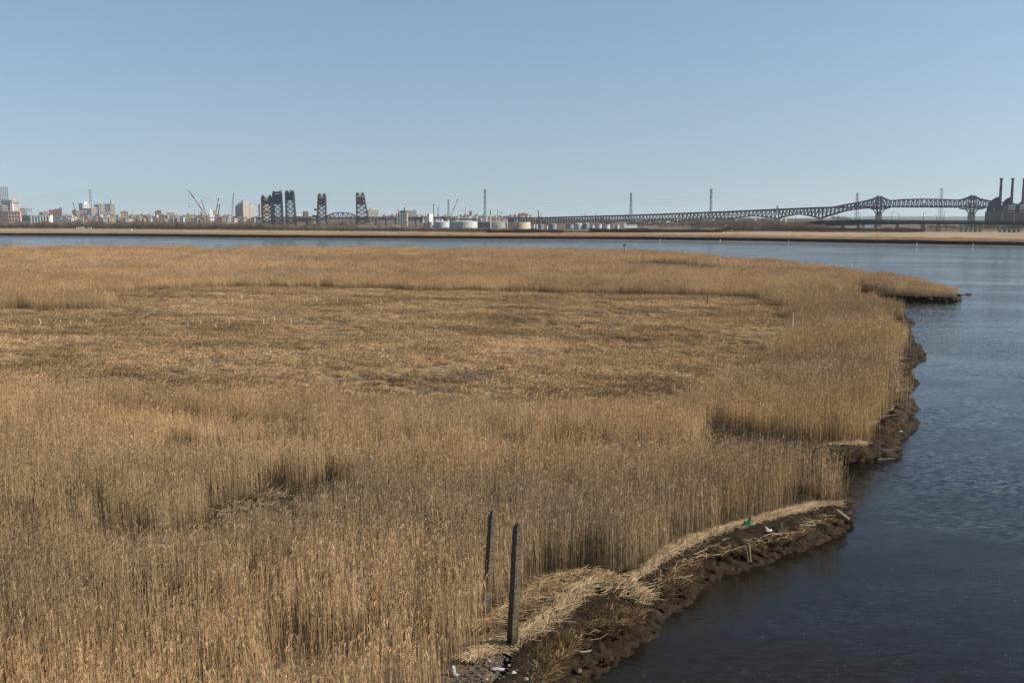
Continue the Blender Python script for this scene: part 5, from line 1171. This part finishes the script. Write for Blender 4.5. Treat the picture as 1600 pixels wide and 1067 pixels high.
crane('pale crane boom with a red tip and orange base left of the stepped apartment tower', 363, 337, 366.5, 302, 1850, 1.15, M_CWh, M_CWh, M_COr, None, (357, 337))
crane('small reddish crane boom left of the second skyline cluster', 119.5, 332, 115.3, 317.5, 2300, .8, M_CR, M_CWh, M_RUST)
crane('grey crane boom with a red head right of the smaller pylon', 703.6, 339, 715.3, 312.5, 2000, .8, M_STEELB, M_CWh, M_RUST)

# ------------------------------------------------------------------ things along the far marsh edge
M_WHT = mat('white_vehicle_paint', (.72, .72, .70), .4, .05, 1); M_TYR = mat('black_rubber', (.02, .02, .02), .9, .2, 4)
def van(px, y, lab, d=1290, m_=M_WHT, L=6.5):
    t = thing('parked_van', lab, 'van', (XP(px, d), d, 2.9), R(8)); MB().box(-L/2, -1, .5, L*.22, 1, 2.7).build('body', m_, t); MB().prism([(L*.22+.01, .5), (L/2, .5), (L/2, 1.4), (L*.36, 2.3), (L*.22+.01, 2.4)], -1, 1).build('cab', m_, t)
    MB().box(L*.26, -1.03, 1.35, L*.38, -1.01, 2.1).build('side_window', M_WIN, t)
    for x in (-L*.3, L*.32):
        for yy in (-1.05, .75): MB().cyl((x, yy, .45), (x, yy+.3, .45), .45, .45, 12).build('wheel', M_TYR, t)
van(123.5, 357, 'longer white van at the marsh edge left of the green pole', L=7.5); van(129, 357.5, 'bright white short van right beside the longer white van', L=4.5); van(139.2, 357, 'single white van nearest the thin green pole', L=4.5)
t = thing('marker_post', 'white marker post on the far bank below the first crane', 'post', (XP(205.3, 1100), 1100, 2.6)); MB().cyl((0, 0, 0), (0, 0, ZY(358, 1100)-2.6), .5, .5, 8).build('shaft', M_WHT, t); MB().dome((0, 0, ZY(358, 1100)-2.6), .5, .4, 8).build('cap', M_WHT, t)
d = 2300; t = thing('road_sign', 'green overhead road sign above the bare trees', 'sign', (XP(146, d), d, 4)); zt, zl = ZY(343, d)-4, ZY(346.3, d)-4
for a, b2 in ((-5.2, -.3), (.3, 4.6)): MB().box(a, 0, zl, b2, .4, zt).build('sign_panel', mat('sign_green', (.02, .22, .15), .5, .08, 1), t)
for x in (-5, 4.6): MB().bar((x, .7, 0), (x, .7, zt), .4).build('post', M_STEELB, t)
t = thing('retaining_wall', 'pale sloping concrete ramp on the dark mound below the stepped apartment tower', 'ramp', (XP(367, 1290), 1290, 2.6)); MB().prism([(-6, 0), (-4.2, 0), (4.5, ZY(352.5, 1290)-2.6), (2.5, ZY(352, 1290)-2.6)], -1, 1.5).build('slab', PM('concrete'), t)
# digger and truck
d = 1090; t = thing('excavator', 'yellow digger with raised arm at the edge of the far marsh', 'excavator', (XP(1134, d), d, 2.7), R(-15)); k = d/1560
for yy in (-1.6, .9): MB().box(-2.3, yy, 0, 2.3, yy+.7, .95).build('crawler_track', M_BLK, t)
MB().box(-2, -1.4, 1, 2.2, 1.4, 2.6).build('engine_house', M_CY, t); MB().box(-2, -1.3, 2.61, -.5, -.1, 3.7).build('cab', M_BLK, t)
MB().bar((0, .3, 2.4), (-1.8, .3, 5.2), .7).build('boom', M_CY, t); MB().bar((-1.8, .3, 5.2), (.6, .3, 6.6), .5).build('arm', M_WHT, t); MB().box(.3, -.3, 5.7, 1.3, .9, 6.7).build('bucket', M_WHT, t)
t = thing('pickup_truck', 'white truck parked right of the yellow digger', 'truck', (XP(1142, d), d, 2.7), R(5)); MB().box(-2.6, -.9, .5, .4, .9, 1.15).build('load_bed', M_WHT, t); MB().prism([(.41, .5), (2.6, .5), (2.6, 1.2), (1.9, 1.3), (1.4, 2.0), (.41, 2.0)], -.9, .9).build('cab', M_WHT, t)
MB().box(.6, -.94, 1.3, 1.3, -.92, 1.85).build('side_window', M_WIN, t)
for x in (-1.7, 1.7):
    for yy in (-.95, .65): MB().cyl((x, yy, .4), (x, yy+.3, .4), .4, .4, 12).build('wheel', M_TYR, t)
# white markers on the mud flat
for i, (px, y) in enumerate(((883.5,371),(1031.4,374.8),(1125.4,375.8),(1232,376.8),(1331.3,378.6),(1432.6,381.3),(1520.3,382.8))):
    p = G(px, y+1, .35); t = thing('mudflat_marker', '%s white marker from the left on the far mud flat' % ORD[i], 'marker', p, 0, 'white markers on the far mud flat'); k = p.y/1560
    MB().cyl((0, 0, -.3), (0, 0, 2.6*k), .22, .18, 8).build('post', M_WHT, t); MB().box(-.3, -.12, 1.6*k, .3, .12, 2.4*k).build('board', M_WHT, t)
# sign in the reeds, bird, rock
p = G(976.5, 395, 3.6); d = p.y+2; t = thing('channel_sign', 'dark rectangular sign board on a post above the far reeds', 'sign', (XP(976.5, d), d, MZ)); H = ZY(382, d)-MZ
MB().cyl((0, 0, -.3), (0, 0, H), .12, .1, 8).build('post', M_POLE, t); MB().box(-.62, -.12, H-.45, .62, -.04, H+.05).build('board', mat('dark_sign_board', (.05, .07, .05), .7, .2, 2), t)
p = W(1081, 206.6, 420); t = thing('bird', 'small dark bird gliding alone high over the river', 'bird', p, R(25))
bv_ = MB(); bv_.rock((0, 0, 0), .34, .09, .08, 2, 8, 4); bv_.quad((-.10, .05, .03), (.14, .05, .03), (.02, .62, .16), (-.16, .58, .15)).quad((-.10, -.05, .03), (.14, -.05, .03), (.02, -.62, .16), (-.16, -.58, .15)); bv_.quad((-.28, -.04, .02), (-.28, .04, .02), (-.48, .10, .02), (-.48, -.10, .02))
bv_.build('body', M_POLE, t)
p = G(1513, 460.5, 0); tag(MB().rock((0, 0, 0), .75, .5, .22, 3, 12, 6).build('mud_lump', mm), 'small dark lump of mud sticking out of the water beyond the reed point', 'mud lump').location = p
p = G(1505, 461, 0); tag(MB().rock((0, 0, 0), .3, .2, .12, 5, 10, 5).build('mud_lump', mm), 'tiny dark lump in the water left of the larger lump', 'mud lump').location = p

# ================================================================== foreground things
M_STAKE = mat('weathered_white_stake', (.66, .64, .60), .7, .1, 4); M_DST = mat('dark_stake_wood', (.07, .045, .035), .9, .3, 4)
near_row = [(65,498,508,4),(95,499,505,1),(110,503,509,0),(135,499,506,0),(294,504,511,0),(314,500,508,0),(339,507,513,3),(358,498,508,0),(412,498,508,0),(429,496,503,0),(455,498,507,0),(471,497,502,0)]
far_row = [(363,466,473,0),(378,461,469,0),(393,466,472,0),(408,463,468,0),(476,471,477,0),(495,466,472,0),(506,472,476,0),(527,468,474,0),(596,469,475,0),(625,471,476,0)]
for row, nm in ((near_row, 'nearer'), (far_row, 'farther')):
    for i, (px, ty, by, ln) in enumerate(row):
        p = G(px, by, MZ); H = ZY(ty, p.y)-MZ
        sfx = '' if not ln else ', leaning'
        t = thing('survey_stake', '%s white stake from the left in the %s row across the clearing%s' % (ORD[i], nm, sfx), 'stake', (p.x, p.y, MZ-.05), 0, 'white stakes in the clearing')
        MB().cyl((0, 0, -.2), (-ln*.06, 0, H), .045, .045, 8).build('stake', M_STAKE, t); MB().cyl((-ln*.06, 0, H), (-ln*.06-.002, 0, H+.04), .055, .05, 8).build('cap', M_STAKE, t)
for px, ty, by, ln, lab, m_, r_ in ((1238.5,490,519,0,'tall white stake at the right end of the clearing','M_STAKE',.05),(61,433,445,-3,'white stake leaning right among the far left reeds','M_STAKE',.07),(1105,460,474,0,'dark brown stake standing alone at the far edge of the clearing','M_DST',.10)):
    p = G(px, by, MZ+.3); H = ZY(ty, p.y)-MZ
    t = thing('survey_stake', lab, 'stake', (p.x, p.y, MZ)); MB().cyl((0, 0, -.2), (-ln*.15, 0, H), r_, r_*.8, 8).build('stake', globals()[m_], t); MB().cyl((-ln*.15, 0, H), (-ln*.15, 0, H+.05), r_*1.15, r_, 8).build('cap', globals()[m_], t)

# two old square piles
mp_ = bpy.data.materials.new('old_concrete_pile'); mp_.use_nodes = True; nt = mp_.node_tree; b = nt.nodes['Principled BSDF']; b.inputs['Roughness'].default_value = .95; b.inputs['Specular IOR Level'].default_value = .15
o_ = nt.nodes.new('ShaderNodeTexCoord').outputs['Object']
ca = ramp(nt, noi(nt, 11, 9, o_, .8), [(.34, (.016,.012,.009)), (.5, (.085,.067,.046)), (.66, (.23,.185,.13))])
_sx2 = nt.nodes.new('ShaderNodeSeparateXYZ'); nt.links.new(o_, _sx2.inputs[0])
wet = ramp(nt, _sx2.outputs[2], [(.3, (.42,.45,.40)), (1.0, (1,1,1))])
nt.links.new(mixc(nt, ca, wet, 1.0, 'MULTIPLY'), b.inputs['Base Color'])
bp = nt.nodes.new('ShaderNodeBump'); bp.inputs['Strength'].default_value = .9; bp.inputs['Distance'].default_value = .02
nt.links.new(noi(nt, 24, 8, o_, .7), bp.inputs['Height']); nt.links.new(bp.outputs[0], b.inputs['Normal'])
def pile(lab, bx, by, tx, ty, w, rot, seed):
    p = G(bx, by, MZ); d = p.y; top = W(tx, ty, d); H = top.z-MZ; lx = top.x-p.x; V, Fc = [], []
    N, M = 26, 5; g = random.Random(seed)
    for k in range(N+1):
        z = H*k/N-.5*(k == 0); u = k/N; ring = []
        for sd in range(4):
            for m in range(M):
                a = -1+2*m/M; x, y = [(a, -1), (1, a), (-a, 1), (-1, -a)][sd]
                cr = 1-.03*(m == 0)                      # worn corners
                n1 = noise.noise(Vector((x*1.5+seed, y*1.5, z*3)))*.05+noise.noise(Vector((x*4, y*4+seed, z*11)))*.03
                sc_ = w/2*(1-.10*u)*cr*(1+n1); X_ = x*sc_; Y_ = y*sc_
                zz = z
                if k == N: zz = H-.03+.02*x; X_ *= .55; Y_ *= .55
                if k == N-1: zz = H-.17-.06*max(0, -x)
                V.append(Vector((X_*math.cos(rot)-Y_*math.sin(rot)+lx*u, X_*math.sin(rot)+Y_*math.cos(rot)+.05*u, zz)))
    R_ = 4*M
    for k in range(N):
        for i in range(R_): Fc.append((k*R_+i, k*R_+(i+1) % R_, (k+1)*R_+(i+1) % R_, (k+1)*R_+i))
    V.append(Vector((lx, .05, H+.0))); Fc += [(N*R_+i, N*R_+(i+1) % R_, len(V)-1) for i in range(R_)]
    o = link_mesh('timber_pile', V, Fc, mp_); o.location = (p.x, p.y, MZ); tag(o, lab, 'post', 'two old piles in the reeds')
pile('nearer taller weathered square pile standing beside the flattened straw', 800, 1013, 809.5, 817, .29, R(38), 3)
pile('farther weathered square pile half buried in the reeds', 759, 968, 770, 797, .25, R(38), 9)

# wrack: flattened pale reed stalks
def wrack(name, lab, pts, wid, n, L0, L1, h, jit, seed, col=(.36, .285, .185), z0=MZ):
    g = np.random.default_rng(seed); P3 = [G(x, y, z0) for x, y in pts]; V, Tn, C = [], [], []
    seg = [(P3[i+1]-P3[i]).length for i in range(len(P3)-1)]; cum = np.cumsum([0]+seg); tot = cum[-1]
    for _ in range(n):
        s_ = g.uniform(0, tot); i = min(len(seg)-1, int(np.searchsorted(cum, s_)-1)); i = max(0, i); u = (s_-cum[i])/seg[i]
        c = P3[i].lerp(P3[i+1], u); tg = (P3[i+1]-P3[i]).normalized(); w_ = np.interp(s_/tot, np.linspace(0, 1, len(wid)), wid)
        off = g.normal(0, .42)*w_; nr = Vector((-tg.y, tg.x, 0)); c = c+nr*float(off)
        L = g.uniform(L0, L1); a = g.normal(0, jit); dr = (tg*math.cos(a)+nr*math.sin(a)); z = z0+.04+h*max(0, 1-(off/(w_*.9+.01))**2)*(.35+.65*g.uniform())+.05*noise.noise(Vector((c.x*2, c.y*2, 0)))
        e0 = c-dr*L/2; e1 = c+dr*L/2; r_ = g.uniform(.006, .013); sd = Vector((-dr.y, dr.x, 0))*r_; up = Vector((0, 0, r_*1.5))
        zz = (z+g.normal(0, .03), z+g.normal(0, .05)+ .02, z+g.normal(0, .06)); m_ = (e0+e1)/2+nr*float(g.normal(0, .06)*L)
        cl = np.append(np.array(col)*g.uniform(.55, 1.3), 1); n0 = len(V)
        for q, z_ in ((e0, zz[0]), (m_, zz[1]), (e1, zz[2])):
            for k in (-sd, up, sd): V.append((q.x+k.x, q.y+k.y, z_+k.z)); C.append(cl)
        for s2 in (0, 3): Tn += [(n0+s2, n0+s2+1, n0+s2+4), (n0+s2, n0+s2+4, n0+s2+3), (n0+s2+1, n0+s2+2, n0+s2+5), (n0+s2+1, n0+s2+5, n0+s2+4)]
    me = np_mesh(name, V, Tn, C, M_REED2); o = bpy.data.objects.new(name, me); COL.objects.link(o); tag(o, lab, None, None, 'stuff')
M_REED2 = mat_reed('straw_stalks', 1.0, .1, False)
wrack('reed_wrack', 'pale mat of flattened reed stalks along the bank of the near point', [(994,906),(1016,884),(1042,863),(1078,846),(1112,834),(1166,819),(1214,806),(1250,798),(1276,790),(1304,789)], [.03,.18,.42,.45,.22,.16,.32,.36,.32,.12], 2500, .5, 1.8, .13, .32, 1, (.30, .235, .15))
wrack('reed_wrack', 'bright pile of flattened reed stalks beside the nearer pile', [(800,1006),(835,985),(870,955),(905,925),(925,912)], [.22,.42,.55,.42,.2], 1700, .6, 1.9, .22, .40, 2, (.30, .235, .15))
wrack('reed_wrack', 'brown tangle of broken stalks between the standing reeds and the bright straw', [(752,985),(780,965),(830,935),(870,910),(915,900),(960,915),(985,925)], [.4,.5,.7,.8,.7,.5,.4], 1800, .5, 1.6, .25, 1.2, 3, (.30, .225, .135))
wrack('reed_wrack', 'small fan of straw at the foot of the nearer pile', [(738,1028),(760,1014),(790,1012)], [.3,.45,.25], 650, .5, 1.4, .10, .5, 4)
wrack('reed_wrack', 'straw bundle hanging over the second bank inlet', [(1290,703),(1318,698),(1345,697)], [.12,.25,.12], 200, .8, 2.0, .3, .3, 5)
wrack('reed_wrack', 'fan of straw spilling over the bank between the straw mats', [(958,925),(985,922),(1008,940)], [.3,.3,.2], 80, .8, 1.8, .25, 1.1, 6)
wrack('reed_wrack', 'scattered single stalks lying on the mud bank', [(850,1020),(940,965),(1000,930),(1060,880),(1140,850),(1210,835),(1300,805)], [1,1,1,1,1,.9,.6], 230, .2, 1.0, -.12, 1.5, 7, (.36, .28, .17), MZ-.05)
wrack('reed_wrack', 'thin straw lines on the banks farther up the shore', [(1330,672),(1375,660),(1395,640),(1400,612),(1402,590),(1405,565),(1405,545)], [.5]*7, 220, .6, 2.0, .15, .6, 8)

# low dead grass on the eroded shelf
gt = src_collection('bank_tuft', [tuft('bt%d' % i, 90, .55, .40, .011, 470+i, .12, (.16, .115, .065)) for i in range(4)])
PX, PY, PZ = [], [], []
for poly, m_, z_ in (([(930,935),(1000,940),(1000,965),(950,985),(905,985)], 260, .72), ([(845,990),(905,985),(890,1015),(860,1045),(835,1080),(815,1060)], 230, .72), ([(1010,895),(1060,880),(1100,885),(1060,915),(1030,925)], 150, .55), ([(1100,862),(1210,848),(1300,812),(1318,800),(1250,835),(1180,862)], 260, .62), ([(760,975),(830,930),(870,905),(850,930),(800,985)], 120, .85), ([(1372,676),(1398,655),(1410,660),(1385,685)], 130, .7), ([(1395,575),(1420,560),(1420,590),(1398,600)], 90, .8), ([(1295,706),(1345,700),(1350,708),(1300,714)], 120, .75)):
    q = np.array([(G(x, y, z_).x, G(x, y, z_).y) for x, y in poly]); lo, hi = q.min(0), q.max(0); xs = RNG.uniform(lo[0], hi[0], m_*3); ys = RNG.uniform(lo[1], hi[1], m_*3); k = inside(q, xs, ys)
    xs, ys = xs[k][:m_], ys[k][:m_]; PX += list(xs); PY += list(ys); PZ += [z_-.12]*len(xs)
n = len(PX); g_ = RNG.uniform(.5, 1.5, n)
scatter('bank_grass', 'dead brown grass tufts clinging to the eroded mud shelf', gt, 4, np.stack([PX, PY, PZ], 1), np.stack([RNG.normal(0, .3, n), RNG.normal(0, .3, n), RNG.uniform(0, 6.28, n)], 1), np.stack([RNG.uniform(.6, 1.2, n)]*3, 1), np.stack([g_]*3, 1))

# rubble beach at the bottom edge
M_ST1 = mat('pale_rubble', (.36, .34, .31), .9, .25, 6, bump=.4); M_ST2 = mat('dark_rubble', (.10, .09, .08), .85, .3, 6, bump=.4); M_ST3 = mat('brown_rubble', (.20, .15, .12), .9, .3, 6, bump=.4)
rub = np.array([(G(x, y, MZ).x, G(x, y, MZ).y) for x, y in ((705,1090),(722,1050),(752,1030),(800,1022),(840,1030),(850,1062),(830,1120),(690,1120))])
rb = MB(); g = random.Random(11); lo, hi = rub.min(0), rub.max(0); cnt = 0
while cnt < 420:
    x, y = g.uniform(lo[0], hi[0]), g.uniform(lo[1], hi[1])
    if not inside(rub, np.array([x]), np.array([y]))[0]: continue
    r_ = g.uniform(.018, .055); rb.rock((x, y, MZ+.03), r_*g.uniform(.8, 1.6), r_, r_*.6, cnt, 6, 3); cnt += 1
tag(rb.build('gravel', M_ST2), 'dark gravel between the larger rubble stones', None, None, 'stuff')
for i, (px, y, rx, ry, rz, m_, lab) in enumerate(((777,1046,.26,.10,.05,M_ST1,'flat pale grey slab lying on the rubble beach'),(802,1053,.11,.08,.07,M_ST1,'pale round stone right of the flat slab'),(822,1062,.10,.08,.06,M_ST3,'brown stone at the bottom edge right of the pale round stone'),(764,1033,.06,.05,.05,M_ST1,'small pale stone just below the straw fan'),
   (795,1040,.05,.05,.04,M_ST1,'tiny pale stone above the pale round stone'),(787,1060,.09,.07,.06,M_ST2,'dark stone at the bottom edge below the flat slab'),(812,1036,.07,.06,.05,M_ST3,'brown stone at the foot of the nearer pile'),(748,1056,.09,.06,.05,M_ST3,'brown stone left of the flat slab'),
   (760,1062,.06,.05,.04,M_ST1,'small pale stone at the bottom edge, leftmost of the rubble'),(833,1047,.07,.06,.05,M_ST2,'dark stone where the rubble meets the mud'),(771,1028,.04,.04,.03,M_ST3,'small reddish stone under the straw fan'),(905,1050,.12,.09,.08,M_ST2,'dark stone on the wet mud shelf'))):
    p = G(px, y, MZ if px < 850 else .2); o = MB().rock((0, 0, 0), rx, ry, rz, i+20, 12, 7).build('stone', m_, smooth=False); o.location = (p.x, p.y, (MZ if px < 850 else .2)+rz*.5); o.rotation_euler = (0, 0, .4*i); tag(o, lab, 'stone')
M_PLA = mat('white_plastic_litter', (.45, .44, .41), .6, .1, 6); M_GRN = mat('green_plastic', (.015, .20, .085), .45, .15, 4); M_WOOD2 = mat('pale_driftwood', (.42, .34, .24), .9, .25, 8, bump=.4); M_GWD = mat('grey_driftboard', (.20, .18, .16), .9, .25, 8, bump=.4)
def bits(name, lab, cat, px, y, z, build, rot=0):
    p = G(px, y, z); o = build.build(name, None); return o
def place(name, lab, cat, px, y, z, parts, rot=(0, 0, 0)):
    p = G(px, y, z); t = thing(name, lab, cat, p); t.rotation_euler = rot
    for nm, mb, m_ in parts: mb.build(nm, m_, t)
    return t
place('plastic_scrap', 'broken green plastic shell standing on the straw mat', 'litter', 1167.5, 820, MZ+.26, [('upright_panel', MB().prism([(-.02, 0), (.14, .02), (.16, .42), (.05, .36), (.02, .16)], -.03, .05), M_GRN), ('side_flap', MB().prism([(-.20, .02), (-.02, .02), (-.04, .20), (-.16, .24)], -.06, -.02), M_GRN), ('base_piece', MB().prism([(-.26, 0), (.34, -.02), (.34, .03), (-.2, .05)], -.12, .08), M_GRN)])
place('paper_scrap', 'crumpled whitish scrap on the bank right of the green plastic', 'litter', 1200, 829, MZ+.06, [('sheet', MB().tri((-.16, 0, .26), (.16, -.05, .02), (-.02, -.08, .0)).tri((-.16, 0, .26), (-.02, -.08, 0), (-.14, .04, 0)).tri((.02, -.1, .02), (.2, -.08, .01), (.16, .04, .10)), mat('pinkish_paper', (.58, .48, .42), .8, .1, 5)), ('fold', MB().box(-.10, -.10, -.02, .12, .02, .02), M_PLA)])
place('wooden_stakes', 'pair of pale upright wooden laths stuck in the mud bank', 'stakes', 1171, 872, .35, [('lath', MB().bar((-.04, 0, -.2), (-.16, .05, .62), .045, .03), M_WOOD2), ('lath', MB().bar((.08, 0, -.2), (-.02, .05, .72), .04, .03), M_WOOD2)])
place('driftwood_plank', 'pale driftwood lath lying on the wet mud shelf', 'driftwood', 908, 1021, .42, [('plank', MB().bar((-.36, -.02, .03), (.34, .10, .06), .05, .035), M_WOOD2), ('splinter', MB().bar((.28, .10, .06), (.40, .16, .08), .02, .02), M_WOOD2)])
place('driftwood_board', 'grey board leaning on the tip of the near point', 'driftwood', 1318, 806, .75, [('board', MB().bar((-.30, .1, .28), (.26, -.12, -.15), .20, .05), M_GWD), ('board_edge', MB().bar((-.30, .14, .33), (.26, -.08, -.10), .03, .05), M_WOOD2)])
place('driftwood_branch', 'dark branch poking over the water from the second bank', 'driftwood', 1384, 706, .5, [('branch', MB().cyl((-.9, .2, .1), (.75, -.1, .12), .045, .02, 6), M_GWD), ('twig', MB().cyl((.1, 0, .1), (.8, .1, .32), .02, .01, 5), M_GWD)])
place('driftwood_branch', 'short dark stick lying in the water below the second bank', 'driftwood', 1388, 718, .03, [('branch', MB().cyl((-.7, 0, .0), (.5, .05, .06), .05, .02, 6), M_GWD), ('twig', MB().cyl((-.2, 0, .02), (.2, .18, .08), .02, .01, 5), M_GWD)])
place('plastic_bottle', 'clear pale bottle lying in the straw beside the mud, left of the near point', 'bottle', 999, 945, .72, [('body', MB().cyl((-.14, 0, .05), (.12, .03, .06), .05, .05, 12), mat('pale_bottle_plastic', (.42, .46, .42), .25, .1, 4)), ('neck', MB().cyl((.12, .03, .06), (.19, .04, .06), .035, .018, 10), M_PLA)])
place('plastic_bag', 'crumpled white plastic at the bottom edge left of the rubble', 'litter', 708, 1052, MZ+.05, [('crumple', MB().rock((0, 0, .10), .09, .07, .20, 4, 9, 6), M_PLA), ('crumple', MB().rock((.10, -.15, .03), .08, .05, .05, 6, 8, 4), M_PLA)])
for px, y, sz, lab in ((863,909,.06,'tiny white scrap at the reed edge above the bright straw pile'),(914,886,.10,'white scrap among the reed roots above the straw'),(916,889,.05,'tiny white crumb right of the white scrap in the reed roots'),(901,1011,.05,'small white shell on the wet mud near the driftwood lath'),(1248,505,.35,'white debris lying right of the tall white stake'),(1243,507,.2,'small pale debris next to the tall white stake'),(1407,674,.14,'white scrap on the far bank lump above the inlet')):
    z = MZ+.1 if px not in (901,) else .4
    place('litter_scrap', lab, 'litter', px, y, z, [('crumple', MB().rock((0, 0, 0), sz, sz*.6, sz*.4, int(px), 9, 5), M_PLA)])
# flecks of foam on the near water
fm = MB(); g = random.Random(5)
for i in range(150):
    px = 960+640*g.random()**.8; y = 860+205*g.random()
    p = G(px, y, .006)
    if inside(marsh, np.array([p.x]), np.array([p.y]))[0] or dist_line(marsh, np.array([p.x]), np.array([p.y]))[0] < 2.5: continue
    r_ = g.uniform(.008, .020); n = len(fm.v); fm.v.append(Vector((p.x, p.y, .012)))
    for k in range(6): fm.v.append(Vector((p.x+r_*math.cos(k*1.047)*g.uniform(.6, 1.2), p.y+r_*math.sin(k*1.047)*g.uniform(.6, 1.2), .004)))
    fm.f += [(n, n+1+k, n+1+(k+1) % 6) for k in range(6)]
tag(fm.build('foam_flecks', mat('foam', (.34, .34, .32), .8, .1, 5)), 'tiny pale flecks floating on the dark water', None, None, 'stuff')

# ------------------------------------------------------------------ air: thin haze between the camera and the far shore
hb = MB().box(-9000, -60, -3.2, 9000, 9990, 135); mh = bpy.data.materials.new('thin_haze'); mh.use_nodes = True; nt = mh.node_tree
nt.nodes.remove(nt.nodes['Principled BSDF']); pv = nt.nodes.new('ShaderNodeVolumePrincipled'); pv.inputs['Density'].default_value = 4.6e-5; pv.inputs['Color'].default_value = (.80, .90, 1, 1); pv.inputs['Anisotropy'].default_value = .2
nt.links.new(pv.outputs[0], nt.nodes['Material Output'].inputs['Volume'])
tag(hb.build('haze', mh), 'thin bluish air over the river and the town', None, None, 'stuff')
